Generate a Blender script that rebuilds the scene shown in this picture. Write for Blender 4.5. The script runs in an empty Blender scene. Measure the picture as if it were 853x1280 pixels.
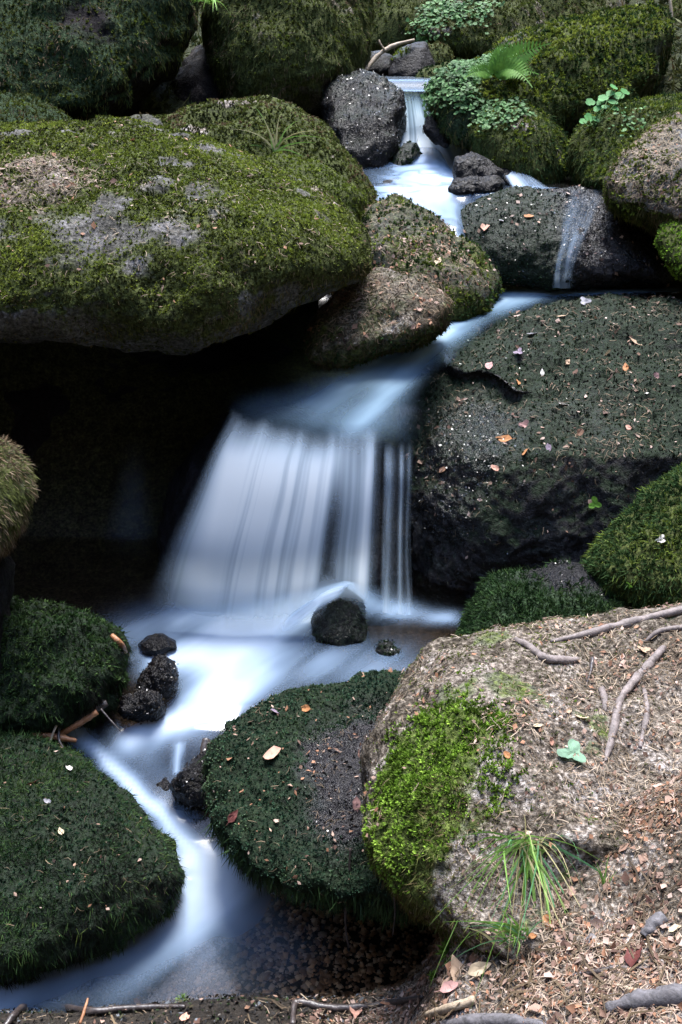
import bpy, math, random
import numpy as np
from mathutils import Vector
from mathutils.bvhtree import BVHTree

random.seed(7)
RNG = np.random.default_rng(7)
scn = bpy.context.scene
COL = scn.collection

# ------------------------------------------------------------------ camera
CAM = np.array([0.0, 0.0, 1.5])
PITCH = math.radians(25.0)
FPX = 1280 * 35.0 / 36.0
FWD = np.array([0, math.cos(PITCH), -math.sin(PITCH)])
UPV = np.array([0, math.sin(PITCH), math.cos(PITCH)])
RGT = np.array([1.0, 0, 0])
cd = bpy.data.cameras.new('camera')
cd.sensor_fit = 'VERTICAL'; cd.sensor_height = 36; cd.sensor_width = 24; cd.lens = 35
cd.clip_start = 0.05; cd.clip_end = 500
cam = bpy.data.objects.new('camera', cd); COL.objects.link(cam)
cam.location = CAM; cam.rotation_euler = (math.radians(90) - PITCH, 0, 0)
scn.camera = cam

# ------------------------------------------------------------------ light
SUN_EL, SUN_AZ = 69.0, 8.0          # azimuth clockwise from +Y (view direction)
SKY_STRENGTH, SUN_STRENGTH, SUN_ANGLE, EXPOSURE = 0.13, 1.3, 25.0, 2.95
w = bpy.data.worlds.new('World'); scn.world = w; w.use_nodes = True
nt = w.node_tree; bg = nt.nodes['Background']
sky = nt.nodes.new('ShaderNodeTexSky'); sky.sky_type = 'NISHITA'; sky.sun_disc = False
sky.sun_elevation = math.radians(SUN_EL); sky.sun_rotation = math.radians(SUN_AZ)
nt.links.new(sky.outputs[0], bg.inputs[0]); bg.inputs[1].default_value = SKY_STRENGTH
sd = bpy.data.lights.new('sun', 'SUN'); sd.energy = SUN_STRENGTH; sd.angle = math.radians(SUN_ANGLE); sd.color = (1.0, 0.975, 0.94)
sun = bpy.data.objects.new('sun', sd); COL.objects.link(sun)
_e, _a = math.radians(SUN_EL), math.radians(SUN_AZ)
sdir = Vector((math.sin(_a) * math.cos(_e), math.cos(_a) * math.cos(_e), math.sin(_e)))
sun.rotation_euler = sdir.to_track_quat('Z', 'Y').to_euler(); sun.location = (0, 3, 12)
scn.view_settings.view_transform = 'Standard'; scn.view_settings.look = 'None'
scn.view_settings.exposure = EXPOSURE; scn.view_settings.gamma = 1.0
try:
    scn.cycles.transparent_max_bounces = 16; scn.cycles.max_bounces = 8
    scn.cycles.use_denoising = True
except Exception: pass

# ------------------------------------------------------------------ numeric helpers
def at(px, py, D):
    px = np.asarray(px, float); py = np.asarray(py, float); D = np.asarray(D, float)
    a = (px - 426.5) / FPX; b = (640 - py) / FPX
    return CAM + D[..., None] * (FWD + a[..., None] * RGT + b[..., None] * UPV)
def pt(px, py, D): return at(np.array([px]), np.array([py]), np.array([D]))[0]
def ray(px, py):
    d = FWD + (px - 426.5) / FPX * RGT + (640 - py) / FPX * UPV
    return d
def onz(px, py, z):
    d = ray(px, py); return CAM + d * ((z - CAM[2]) / d[2])
def project(P):
    q = P - CAM; D = q @ FWD
    return 426.5 + FPX * (q @ RGT) / D, 640 - FPX * (q @ UPV) / D, D
def sstep(a, b, x):
    t = np.clip((x - a) / (b - a), 0, 1); return t * t * (3 - 2 * t)
def _hash(ix, iy, iz, seed):
    h = (ix.astype(np.uint32) * np.uint32(374761393) + iy.astype(np.uint32) * np.uint32(668265263)
         + iz.astype(np.uint32) * np.uint32(2147483647) + np.uint32((seed * 1274126177) & 0xffffffff))
    h = (h ^ (h >> np.uint32(13))) * np.uint32(1274126177)
    h = (h ^ (h >> np.uint32(16))) * np.uint32(2246822519)
    return ((h ^ (h >> np.uint32(15))).astype(np.float64)) / 4294967295.0
def vnoise(P, seed=0):
    P = np.asarray(P, float) + 137.31
    i = np.floor(P).astype(np.int64); f = P - i; f = f * f * f * (f * (f * 6 - 15) + 10)
    r = 0
    for dx in (0, 1):
        wx = f[:, 0] if dx else 1 - f[:, 0]
        for dy in (0, 1):
            wy = f[:, 1] if dy else 1 - f[:, 1]
            for dz in (0, 1):
                wz = f[:, 2] if dz else 1 - f[:, 2]
                r = r + wx * wy * wz * _hash(i[:, 0] + dx, i[:, 1] + dy, i[:, 2] + dz, seed)
    return r * 2 - 1
ROT = np.array([[0.36, 0.48, -0.8], [-0.8, 0.6, 0], [0.48, 0.64, 0.6]])
def fbm(P, freq, octv=4, seed=0, gain=0.5):
    P = np.asarray(P) * freq; a = 1; s = 0; n = 0
    for k in range(octv):
        s = s + a * vnoise(P, seed + k * 17); n += a; a *= gain; P = (P @ ROT) * 2.03
    return s / n
def normalize(v): return v / np.maximum(np.linalg.norm(v, axis=-1, keepdims=True), 1e-9)

# ------------------------------------------------------------------ mesh helpers
def mesh_np(name, V, F, smooth=True, attrs=None, cols=None):
    """V (n,3), F (m,k) with k = 3 or 4"""
    me = bpy.data.meshes.new(name); V = np.asarray(V, np.float32); F = np.asarray(F, np.int32); k = F.shape[1]
    me.vertices.add(len(V)); me.vertices.foreach_set('co', V.ravel())
    me.loops.add(F.size); me.loops.foreach_set('vertex_index', F.ravel())
    me.polygons.add(len(F)); me.polygons.foreach_set('loop_start', np.arange(0, F.size, k, dtype=np.int32))
    me.polygons.foreach_set('loop_total', np.full(len(F), k, np.int32))
    me.update(calc_edges=True)
    if smooth: me.polygons.foreach_set('use_smooth', np.ones(len(F), bool))
    for an, av in (attrs or {}).items():
        a = me.attributes.new(an, 'FLOAT', 'POINT'); a.data.foreach_set('value', np.asarray(av, np.float32))
    if cols is not None:
        a = me.attributes.new('col', 'FLOAT_COLOR', 'POINT')
        c = np.ones((len(V), 4), np.float32); c[:, :3] = cols; a.data.foreach_set('color', c.ravel())
    return me
def link(name, me, mat, parent=None, loc=None):
    o = bpy.data.objects.new(name, me); COL.objects.link(o)
    if mat is not None and not me.materials: me.materials.append(mat)
    if parent is not None: o.parent = parent
    if loc is not None: o.location = loc
    return o
def tag(o, label=None, cat=None, group=None, kind=None):
    if label: o['label'] = label
    if cat: o['category'] = cat
    if group: o['group'] = group
    if kind: o['kind'] = kind
    return o
def vnormals(V, Q):
    fn = np.cross(V[Q[:, 2]] - V[Q[:, 0]], V[Q[:, 3 if Q.shape[1] == 4 else 1]] - V[Q[:, 1 if Q.shape[1] == 4 else 0]])
    if Q.shape[1] == 3: fn = np.cross(V[Q[:, 1]] - V[Q[:, 0]], V[Q[:, 2]] - V[Q[:, 0]])
    N = np.zeros_like(V)
    for k in range(Q.shape[1]): 
        for c in range(3): N[:, c] += np.bincount(Q[:, k], fn[:, c], len(V))
    return normalize(N)
_cs = {}
def cube_sphere(N):
    if N in _cs: return _cs[N]
    g = np.tan(np.linspace(-1, 1, N + 1) * math.pi / 4); vs = []; qs = []; off = 0
    A, B = np.meshgrid(g, g, indexing='ij'); A = A.ravel(); B = B.ravel(); O = np.ones_like(A)
    idx = np.arange((N + 1) ** 2).reshape(N + 1, N + 1)
    q = np.stack([idx[:-1, :-1], idx[1:, :-1], idx[1:, 1:], idx[:-1, 1:]], -1).reshape(-1, 4)
    for v, flip in (((A, B, O), 0), ((A, B, -O), 1), ((A, O, B), 1), ((A, -O, B), 0), ((O, A, B), 0), ((-O, A, B), 1)):
        vs.append(np.stack(v, -1)); qs.append((q[:, ::-1] if flip else q) + off); off += (N + 1) ** 2
    V = normalize(np.concatenate(vs)); Q = np.concatenate(qs)
    _, first, inv = np.unique(np.round(V, 5), axis=0, return_index=True, return_inverse=True)
    V = V[first]; Q = inv.ravel()[Q]
    _cs[N] = (V, Q); return V, Q

# ------------------------------------------------------------------ materials
def new_mat(name):
    m = bpy.data.materials.new(name); m.use_nodes = True
    for n in list(m.node_tree.nodes): m.node_tree.nodes.remove(n)
    return m, m.node_tree
class NB:
    def __init__(s, t): s.t = t
    def n(s, typ, **kw):
        nd = s.t.nodes.new(typ)
        for k, v in kw.items():
            if k.startswith('i_'):
                nd.inputs[k[2:].replace('_', ' ')].default_value = v
            else: setattr(nd, k, v)
        return nd
    def l(s, a, b): s.t.links.new(a, b)
    def attr(s, name): return s.n('ShaderNodeAttribute', attribute_name=name)
    def math(s, op, a, b=None, clamp=False):
        nd = s.n('ShaderNodeMath', operation=op, use_clamp=clamp)
        for i, v in enumerate((a, b)):
            if v is None: continue
            if isinstance(v, (int, float)): nd.inputs[i].default_value = v
            else: s.l(v, nd.inputs[i])
        return nd.outputs[0]
    def mix(s, f, a, b):
        nd = s.n('ShaderNodeMix', data_type='RGBA')
        for i, v in ((0, f), (6, a), (7, b)):
            if isinstance(v, (int, float)): nd.inputs[i].default_value = v
            elif isinstance(v, tuple): nd.inputs[i].default_value = (*v[:3], 1)
            else: s.l(v, nd.inputs[i])
        return nd.outputs[2]
    def ramp(s, f, stops):
        nd = s.n('ShaderNodeValToRGB'); e = nd.color_ramp.elements
        while len(e) < len(stops): e.new(0.5)
        for el, (p, c) in zip(e, stops): el.position = p; el.color = (*c[:3], 1)
        s.l(f, nd.inputs[0]); return nd.outputs[0]
    def noise(s, scale, detail=4, rough=0.6, vec=None, dist=0.0):
        nd = s.n('ShaderNodeTexNoise'); nd.inputs['Scale'].default_value = scale
        nd.inputs['Detail'].default_value = detail; nd.inputs['Roughness'].default_value = rough; nd.inputs['Distortion'].default_value = dist
        if vec is not None: s.l(vec, nd.inputs['Vector'])
        return nd.outputs[0]

def rock_material(name, dark, light, patch, moss_lo, moss_hi, wet_rough=0.22, bump=0.6, bscale=90.0, wet_spec=0.38):
    """stone with attribute masks: moss (felt under the sprigs), wet (film of water), soil (earth and needle dust)"""
    m, t = new_mat(name); b = NB(t)
    tc = b.n('ShaderNodeTexCoord').outputs['Object']
    n1 = b.noise(3.2, 6, 0.65, tc); n2 = b.noise(34, 5, 0.7, tc); n3 = b.noise(11, 5, 0.6, tc, 0.6); n4 = b.noise(bscale, 4, 0.7, tc)
    stone = b.ramp(b.math('ADD', b.math('MULTIPLY', n1, 0.45), b.math('MULTIPLY', n2, 0.55)), [(0.36, dark), (0.5, tuple((np.array(dark) + np.array(light)) / 2)), (0.64, light)])
    pm = b.ramp(n3, [(0.53, (0, 0, 0)), (0.62, (1, 1, 1))])
    stone = b.mix(b.math('MULTIPLY', pm, 0.6), stone, patch)
    moss = b.ramp(n2, [(0.35, moss_lo), (0.65, moss_hi)])
    mk = b.math('ADD', b.attr('moss').outputs['Fac'], b.math('MULTIPLY', b.math('SUBTRACT', n2, 0.5), 0.9))
    mk = b.ramp(mk, [(0.18, (0, 0, 0)), (0.72, (1, 1, 1))])
    base = b.mix(mk, stone, moss)
    soil0 = b.ramp(n4, [(0.33, (0.085, 0.070, 0.056)), (0.52, (0.155, 0.135, 0.118)), (0.7, (0.28, 0.255, 0.235))])
    big = b.ramp(b.noise(4.5, 5, 0.65, tc, 0.8), [(0.38, (0.42, 0.40, 0.34)), (0.52, (0.9, 0.86, 0.8)), (0.66, (1.25, 1.27, 1.32))])
    sm_ = b.n('ShaderNodeMix', data_type='RGBA', blend_type='MULTIPLY'); sm_.inputs[0].default_value = 1; b.l(soil0, sm_.inputs[6]); b.l(big, sm_.inputs[7]); soil = sm_.outputs[2]
    sk = b.math('ADD', b.attr('soil').outputs['Fac'], b.math('MULTIPLY', b.math('SUBTRACT', n3, 0.5), 0.8))
    base = b.mix(b.ramp(sk, [(0.35, (0, 0, 0)), (0.6, (1, 1, 1))]), base, soil)
    gr = b.n('ShaderNodeMix', data_type='RGBA', blend_type='MULTIPLY'); gr.inputs[0].default_value = 1; b.l(base, gr.inputs[6]); b.l(b.ramp(n4, [(0.36, (0.35, 0.35, 0.35)), (0.5, (0.95, 0.95, 0.95)), (0.64, (1.7, 1.7, 1.7))]), gr.inputs[7]); base = gr.outputs[2]
    wet = b.attr('wet').outputs['Fac']
    wetc = b.n('ShaderNodeHueSaturation'); wetc.inputs['Value'].default_value = 0.5; wetc.inputs['Saturation'].default_value = 1.1
    b.l(base, wetc.inputs['Color'])
    base = b.mix(wet, base, wetc.outputs[0])
    p = b.n('ShaderNodeBsdfPrincipled'); b.l(base, p.inputs['Base Color'])
    rr = b.n('ShaderNodeMapRange'); b.l(wet, rr.inputs[0]); rr.inputs[3].default_value = 0.85; rr.inputs[4].default_value = wet_rough
    b.l(rr.outputs[0], p.inputs['Roughness'])
    sp = b.n('ShaderNodeMapRange'); b.l(wet, sp.inputs[0]); sp.inputs[3].default_value = 0.08; sp.inputs[4].default_value = wet_spec
    b.l(sp.outputs[0], p.inputs['Specular IOR Level'])
    h = b.math('ADD', b.math('MULTIPLY', n4, 0.5), b.math('ADD', b.math('MULTIPLY', n2, 0.8), b.math('MULTIPLY', n3, 0.8)))
    bp = b.n('ShaderNodeBump'); bp.inputs['Strength'].default_value = bump; bp.inputs['Distance'].default_value = 0.020
    b.l(h, bp.inputs['Height']); b.l(bp.outputs[0], p.inputs['Normal'])
    o = b.n('ShaderNodeOutputMaterial'); b.l(p.outputs[0], o.inputs[0])
    return m
def leaf_material(name, rough=0.6, transl=0.25, spec=0.3):
    m, t = new_mat(name); b = NB(t)
    c = b.attr('col').outputs['Color']
    nz = b.noise(60, 3, 0.6, b.n('ShaderNodeTexCoord').outputs['Object'])
    hs = b.n('ShaderNodeHueSaturation'); b.l(c, hs.inputs['Color'])
    vr = b.n('ShaderNodeMapRange'); b.l(nz, vr.inputs[0]); vr.inputs[1].default_value = 0.3; vr.inputs[2].default_value = 0.7; vr.inputs[3].default_value = 0.75; vr.inputs[4].default_value = 1.2
    b.l(vr.outputs[0], hs.inputs['Value'])
    p = b.n('ShaderNodeBsdfPrincipled'); b.l(hs.outputs[0], p.inputs['Base Color']); p.inputs['Roughness'].default_value = rough; p.inputs['Specular IOR Level'].default_value = spec
    tr = b.n('ShaderNodeBsdfTranslucent'); b.l(hs.outputs[0], tr.inputs[0])
    mx = b.n('ShaderNodeMixShader'); mx.inputs[0].default_value = transl; b.l(p.outputs[0], mx.inputs[1]); b.l(tr.outputs[0], mx.inputs[2])
    o = b.n('ShaderNodeOutputMaterial'); b.l(mx.outputs[0], o.inputs[0])
    return m
def water_material(name, tint=(0.84, 0.75, 0.65), gloss=1.0, rough=0.12, foamcol=(0.66, 0.79, 0.96)):
    m, t = new_mat(name); b = NB(t)
    foam = b.attr('foam').outputs['Fac']
    tr = b.n('ShaderNodeBsdfTransparent'); tr.inputs[0].default_value = (*tint, 1)
    gl = b.n('ShaderNodeBsdfGlossy'); gl.inputs['Roughness'].default_value = rough; gl.inputs[0].default_value = (1, 1, 1, 1)
    fr = b.n('ShaderNodeFresnel'); fr.inputs[0].default_value = 1.33
    m1 = b.n('ShaderNodeMixShader'); b.l(b.math('MULTIPLY', fr.outputs[0], b.math('MULTIPLY', b.attr('gloss').outputs['Fac'], gloss)), m1.inputs[0]); b.l(tr.outputs[0], m1.inputs[1]); b.l(gl.outputs[0], m1.inputs[2])
    # where the attribute 'clear' is 1 the sheet thins out to nothing
    t2 = b.n('ShaderNodeBsdfTransparent')
    m0 = b.n('ShaderNodeMixShader'); b.l(b.attr('clear').outputs['Fac'], m0.inputs[0]); b.l(m1.outputs[0], m0.inputs[1]); b.l(t2.outputs[0], m0.inputs[2])
    # thin foam bluer, dense foam whiter; the blue paints in reflected sky
    thin = tuple(np.array(foamcol) * np.array((.70, .84, 1.0)))
    fc = b.mix(b.math('POWER', foam, 2.0), thin, foamcol)
    df = b.n('ShaderNodeBsdfDiffuse'); b.l(fc, df.inputs[0])
    tl = b.n('ShaderNodeBsdfTranslucent'); b.l(fc, tl.inputs[0])
    m2 = b.n('ShaderNodeMixShader'); m2.inputs[0].default_value = 0.5; b.l(df.outputs[0], m2.inputs[1]); b.l(tl.outputs[0], m2.inputs[2])
    m3 = b.n('ShaderNodeMixShader'); b.l(foam, m3.inputs[0]); b.l(m0.outputs[0], m3.inputs[1]); b.l(m2.outputs[0], m3.inputs[2])
    o = b.n('ShaderNodeOutputMaterial'); b.l(m3.outputs[0], o.inputs[0])
    return m

M_GRANITE = rock_material('mossy granite', (0.02, 0.02, 0.017), (0.12, 0.115, 0.105), (0.15, 0.145, 0.15), (0.022, 0.027, 0.010), (0.060, 0.072, 0.019))
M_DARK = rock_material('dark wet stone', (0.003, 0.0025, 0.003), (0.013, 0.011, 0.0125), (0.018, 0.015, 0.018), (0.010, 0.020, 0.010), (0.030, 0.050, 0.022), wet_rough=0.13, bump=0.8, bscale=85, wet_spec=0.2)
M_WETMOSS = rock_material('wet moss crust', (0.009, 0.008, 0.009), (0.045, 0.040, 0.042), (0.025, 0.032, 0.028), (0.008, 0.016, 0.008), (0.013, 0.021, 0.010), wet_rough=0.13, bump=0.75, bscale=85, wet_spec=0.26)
M_EARTH = rock_material('earthy boulder', (0.10, 0.09, 0.08), (0.33, 0.29, 0.27), (0.36, 0.32, 0.31), (0.035, 0.05, 0.014), (0.09, 0.115, 0.028), bump=0.9)
M_MOSS = leaf_material('moss leaves', 0.85, 0.2, 0.06)
M_WETLEAF = leaf_material('wet moss leaves', 0.5, 0.12, 0.16)
M_FLAKE = leaf_material('wet liverwort flakes', 0.18, 0.0, 0.5)
M_LITTER = leaf_material('dead leaves and needles', 0.7, 0.12, 0.25)
M_PLANT = leaf_material('green leaves', 0.6, 0.35, 0.15)
M_WATER = water_material('stream water')
M_RAMP = water_material('sliding water', tint=(0.62, 0.68, 0.66), foamcol=(0.50, 0.66, 0.78))
M_FALL = water_material('falling water', tint=(0.95, 0.96, 0.97), gloss=0.5, rough=0.25, foamcol=(0.84, 0.92, 1.0))

# ------------------------------------------------------------------ ground
def prof(table, y):
    a = np.array(table, float); return np.interp(y, a[:, 0], a[:, 1])
BED = [(-60, 10), (-10, 0.6), (0, -.35), (1.45, -.66), (1.7, -.64), (2.0, -.62), (2.2, -.54), (2.45, -.44), (3.2, -.43), (3.5, -.42), (3.8, -.2), (4.2, .2), (4.8, .3), (5.05, .35), (5.4, .62), (6.0, .68), (6.35, 1.0), (7, 1.2), (8, 1.3), (9.5, 1.45), (11, 1.7), (14, 2.4), (24, 4.2), (60, 11)]
XC = [(0, -.25), (3.3, -.25), (4, .43), (4.8, .95), (6, .55), (7, .5), (20, .5)]
def shore(x): return prof([(-3, 1.60), (-.9, 1.60), (-.3, 1.645), (0, 1.63), (.12, 1.66), (.20, 1.72), (.27, 1.84), (.34, 2.1), (.45, 2.4), (.8, 2.7), (3, 2.8)], x)
def ground_z(x, y):
    bed = prof(BED, y)
    d = np.abs(x - prof(XC, y)) - np.where(x < prof(XC, y), prof([(0, 1.2), (2, 1.2), (3.0, 1.9), (3.6, 1.9), (5, 1.2), (9, 1.3)], y), prof([(0, .9), (3, .75), (4, 1.2), (9, 1.3)], y))
    d = np.maximum(d, 0)
    bank = bed + .55 * d ** 1.15
    s = shore(x) - y
    wd = .95 - .70 * sstep(0.0, .32, x)
    land = -.52 + .10 * sstep(0, .12, s) + .34 * sstep(0, wd, s) + np.minimum(s, 0) * 2.2 + .5 * np.maximum(np.abs(x) - 1.5, 0)
    land = land + 0.02 * np.maximum(-y, 0)
    land = land + .68 * np.clip(x - .17, 0, .9) * sstep(1.9, 1.45, y) - .5 * sstep(1.7, 2.0, y) * sstep(.3, .5, x)
    P = np.stack([x, y, np.zeros_like(x)], -1)
    z = np.maximum(bank, np.where(s > -.6, land, -9))
    side = np.maximum(np.abs(x - .2) - 2.8, 0); back = np.maximum(-y - 1.2, 0)
    rd = np.sqrt(side ** 2 + back ** 2)
    z = z + 9.0 * (1 - np.exp(-rd / 3.2)) + .35 * rd  # unseen high banks at the sides and behind, raised to block low skylight
    rough = np.where(y < 9, 1, 1 + (y - 9) * .12)
    return z + .022 * fbm(P, 2.5, 3, 5) * rough + .010 * fbm(P, 14, 3, 9)
def axis(lo, hi, step, far, n):
    core = np.arange(lo, hi + step / 2, step)
    g = np.geomspace(step, far, n)
    return np.concatenate([lo - np.cumsum(g)[::-1], core, hi + np.cumsum(g)])
gx = axis(-1.6, 1.6, .02, 18, 28); gy = axis(0.6, 3.6, .02, 18, 34)
GX, GY = np.meshgrid(gx, gy, indexing='ij'); GZ = ground_z(GX.ravel(), GY.ravel())
gi = np.arange(GX.size).reshape(GX.shape)
GQ = np.stack([gi[:-1, :-1], gi[1:, :-1], gi[1:, 1:], gi[:-1, 1:]], -1).reshape(-1, 4)
GV = np.stack([GX.ravel(), GY.ravel(), GZ], -1)

# ------------------------------------------------------------------ boulders
ROCKS = {}
def polar(outline, c, n=360):
    P = np.array(outline, float) - c; Qn = np.roll(P, -1, 0); out = np.zeros(n)
    for i, th in enumerate(np.arange(n) / n * 2 * math.pi):
        d = np.array([math.cos(th), math.sin(th)]); e = Qn - P
        den = d[0] * e[:, 1] - d[1] * e[:, 0]; den = np.where(np.abs(den) < 1e-9, 1e-9, den)
        tt = (P[:, 0] * e[:, 1] - P[:, 1] * e[:, 0]) / den; uu = (P[:, 0] * d[1] - P[:, 1] * d[0]) / den
        ok = (uu >= 0) & (uu <= 1) & (tt > 0); out[i] = tt[ok].max() if ok.any() else 1
    k = np.array([1, 3, 5, 7, 9, 7, 5, 3, 1.]); k /= k.sum()
    ext = np.concatenate([out[-4:], out, out[:4]]); return np.convolve(ext, k, 'valid')
def rock(key, label, outline, D, thick, lean=0.5, e=0.85, amp=1.0, seed=1, mat=None, moss=0.8, wet=0.0, soil=0.0,
         masks=None, res=5.0, center=None, name='boulder', cat='boulder', group=None, drop=0.0, fine=1.0, sculpt=None, lean_lo=None, pimple=0.0, lump=0.010, nmax=84):
    o = np.array(outline, float)
    c = np.array(center if center else ((o[:, 0].min() + o[:, 0].max()) / 2, (o[:, 1].min() + o[:, 1].max()) / 2))
    size = max(np.ptp(o[:, 0]), np.ptp(o[:, 1])); N = int(np.clip(size / res / 1.12, 8, nmax))
    S, Q = cube_sphere(N); R = polar(outline, c)
    th = np.arctan2(-S[:, 1], S[:, 0]) % (2 * math.pi); rr = np.sqrt(S[:, 0] ** 2 + S[:, 1] ** 2)
    fi = th / (2 * math.pi) * 360; i0 = fi.astype(int) % 360; fr = fi - np.floor(fi)
    r = R[i0] * (1 - fr) + R[(i0 + 1) % 360] * fr
    rp = rr ** e; zp = np.sign(S[:, 2]) * np.abs(S[:, 2]) ** e
    px = c[0] + r * rp * np.cos(th); py = c[1] + r * rp * np.sin(th)
    v = (c[1] - py) / FPX * D
    dep = D - thick * zp + (lean * v if lean_lo is None else np.where(v > 0, lean, lean_lo) * v)
    if sculpt is not None: dep = dep - np.where(S[:, 2] > -.3, sculpt(px, py), 0)
    V = at(px, py, dep); V[:, 2] -= drop
    sm = size / FPX * D
    Nn = vnormals(V, Q)
    if (Nn * (V - V.mean(0))).sum() < 0: Q = Q[:, ::-1]; Nn = -Nn
    V = V + Nn * (amp * (sm * .045 * fbm(V, 2.2 / sm, 2, seed) + min(.06, sm * .075) * fbm(V, 5.5, 4, seed + 5)))[:, None]
    V = V + Nn * (lump * fbm(V, 15, 3, seed + 41))[:, None]
    if fine: 
        ridge = 1 - np.abs(fbm(V, 9, 3, seed + 11)); V = V + Nn * (fine * (.010 * (ridge - .7) + .006 * fbm(V, 38, 2, seed + 21)))[:, None]
    if pimple: V = V + Nn * (pimple * np.abs(fbm(V, 75, 2, seed + 31)))[:, None]
    Nn = vnormals(V, Q)
    A = {}
    for an, val in (('moss', moss), ('wet', wet), ('soil', soil)): A[an] = np.clip(val(V, Nn) if callable(val) else np.full(len(V), float(val)), 0, 1)
    base = V[np.argmin(V[:, 2])].copy(); base[:2] = V[:, :2].mean(0)
    me = mesh_np(name, V - base, Q, True, A)
    ob = link(name, me, mat or M_GRANITE, loc=base)
    tag(ob, label, cat, group)
    ROCKS[key] = dict(ob=ob, V=V, Q=Q, N=Nn, A=A, base=base)
    return ob
def blob(V, px, py, D, rad, soft=0.5, n=0.0, seed=3, freq=9):
    d = np.linalg.norm(V - pt(px, py, D), axis=1) / rad
    if n: d = d + n * fbm(V, freq, 3, seed)
    return 1 - sstep(1 - soft, 1 + soft * .3, d)
def upmask(lo, hi, n=.35, seed=4, freq=7):
    return lambda V, N: sstep(lo, hi, N[:, 2] + n * fbm(V, freq, 4, seed))
def noisemask(lo, hi, freq=6, seed=8): return lambda V, N: sstep(lo, hi, fbm(V, freq, 4, seed))

# --- the big boulders
def m_big(V, N):
    a = np.maximum(sstep(-.15, .35, N[:, 2] + .45 * fbm(V, 6, 4, 31)), .75 * sstep(-.9, -.2, N[:, 2] + .5 * fbm(V, 5, 4, 37)) * sstep(-1.0, -.4, V[:, 0] + .2))
    bare = np.maximum.reduce([blob(V, 78, 168, 4.0, .13, .5, .5), blob(V, 10, 165, 4.0, .16, .6, .5), blob(V, 55, 350, 3.5, .05, .4, .5), blob(V, 120, 290, 3.4, .22, .8, .6), blob(V, 215, 270, 3.35, .16, .8, .7), blob(V, 262, 182, 3.95, .08, .6, .5)])
    return a * (1 - .95 * bare) * (1 - .75 * sstep(.12, .38, fbm(V, 8, 4, 55)))
def wet_low(z0, z1): return lambda V, N: 1 - sstep(z0, z1, V[:, 2] + .03 * fbm(V, 8, 3, 3))
rock('left_big', 'huge green mossy boulder overhanging the dark hollow on the left', [(-330, 250), (-260, 185), (-150, 160), (-60, 157), (0, 153), (60, 149), (130, 147), (200, 155), (260, 172), (330, 198), (390, 225), (440, 252), (468, 282), (474, 312), (466, 340), (440, 354), (410, 362), (380, 378), (330, 408), (250, 440), (150, 436), (60, 430), (0, 432), (-100, 440), (-250, 400), (-330, 330)],
     3.95, .62, .72, .85, .6, 11, M_GRANITE, m_big, 0, lambda V, N: .8 * blob(V, 55, 240, 3.6, .22, .8, .6) + .35 * sstep(.2, .4, fbm(V, 7, 3, 57)) + .5 * blob(V, 420, 240, 3.9, .14, .7, .5), center=(90, 290), res=4.2)
rock('hump', 'rounded mossy boulder just behind the huge left one', [(150, 170), (195, 150), (240, 140), (290, 128), (330, 123), (370, 129), (410, 153), (450, 195), (478, 240), (474, 290), (400, 330), (250, 320), (160, 260)], 5.0, .45, .6, .9, .8, 12, M_GRANITE, upmask(-.5, .2), 0, noisemask(.2, .6), center=(320, 215))
rock('ridge_slab', 'narrow mossy slab wedged between the rounded boulder and the huge left one', [(300, 200), (350, 190), (395, 205), (430, 228), (452, 250), (440, 290), (360, 280), (300, 250)], 4.55, .16, .6, .9, .8, 13, M_GRANITE, .9, 0, 0)
rock('upper_left', 'towering dark mossy boulder in the upper left corner', [(-330, -120), (-200, -170), (-60, -160), (100, -150), (215, -90), (262, -20), (250, 40), (222, 95), (196, 145), (150, 180), (0, 225), (-150, 220), (-300, 120)], 5.9, .9, .35, .8, 1.2, 14, M_DARK, lambda V, N: .9 * sstep(-.7, .1, N[:, 2] + .5 * fbm(V, 3, 4, 33)) * (1 - .9 * blob(V, 105, 45, 5.2, .22, .6, .4)), 0, 0, center=(0, 10))
rock('left_back', 'dark mossy rock showing behind the left end of the huge boulder', [(-220, 200), (-160, 130), (-60, 105), (20, 118), (80, 150), (110, 200), (20, 250), (-150, 250)], 4.9, .4, .4, .85, 1.0, 66, M_DARK, .8, 0, 0)
rock('gap_stone', 'brown bare stone deep in the gap between the two upper left boulders', [(185, 150), (205, 100), (240, 58), (268, 50), (290, 90), (300, 140), (250, 175), (200, 175)], 6.5, .3, .3, .9, 1, 15, M_DARK, .1, .2, .3)
rock('upper_mid', 'bulky brown-mossed boulder at the top left of the upper cascade', [(252, 10), (262, -60), (330, -120), (400, -115), (445, -60), (462, 10), (463, 60), (450, 105), (415, 135), (350, 150), (300, 140), (272, 80)], 6.5, .75, .35, .82, 1.0, 16, M_GRANITE, lambda V, N: .95 * sstep(-.9, -.2, N[:, 2] + .5 * fbm(V, 4, 4, 35)), 0, lambda V, N: .5 * sstep(.1, .6, fbm(V, 5, 3, 77)), center=(358, 20))
rock('upper_wet', 'dark wet boulder left of the topmost fall', [(402, 150), (408, 108), (425, 93), (450, 91), (482, 99), (503, 112), (510, 150), (500, 190), (480, 216), (450, 222), (418, 205)], 5.95, .32, .45, .66, 1.3, 17, M_DARK, lambda V, N: .35 * sstep(.3, .9, N[:, 2] + .3 * fbm(V, 9, 3, 2)), .8, 0, pimple=.010)
rock('top_stone', 'small angular stone with yellow moss on top above the topmost fall', [(484, 98), (490, 74), (500, 60), (520, 52), (534, 55), (545, 82), (540, 100), (510, 106)], 6.9, .14, .3, .75, .7, 18, M_DARK, lambda V, N: .95 * blob(V, 502, 66, 6.85, .1, .5, .3), .5, 0, name='stone', cat='stone', res=3)
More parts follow.
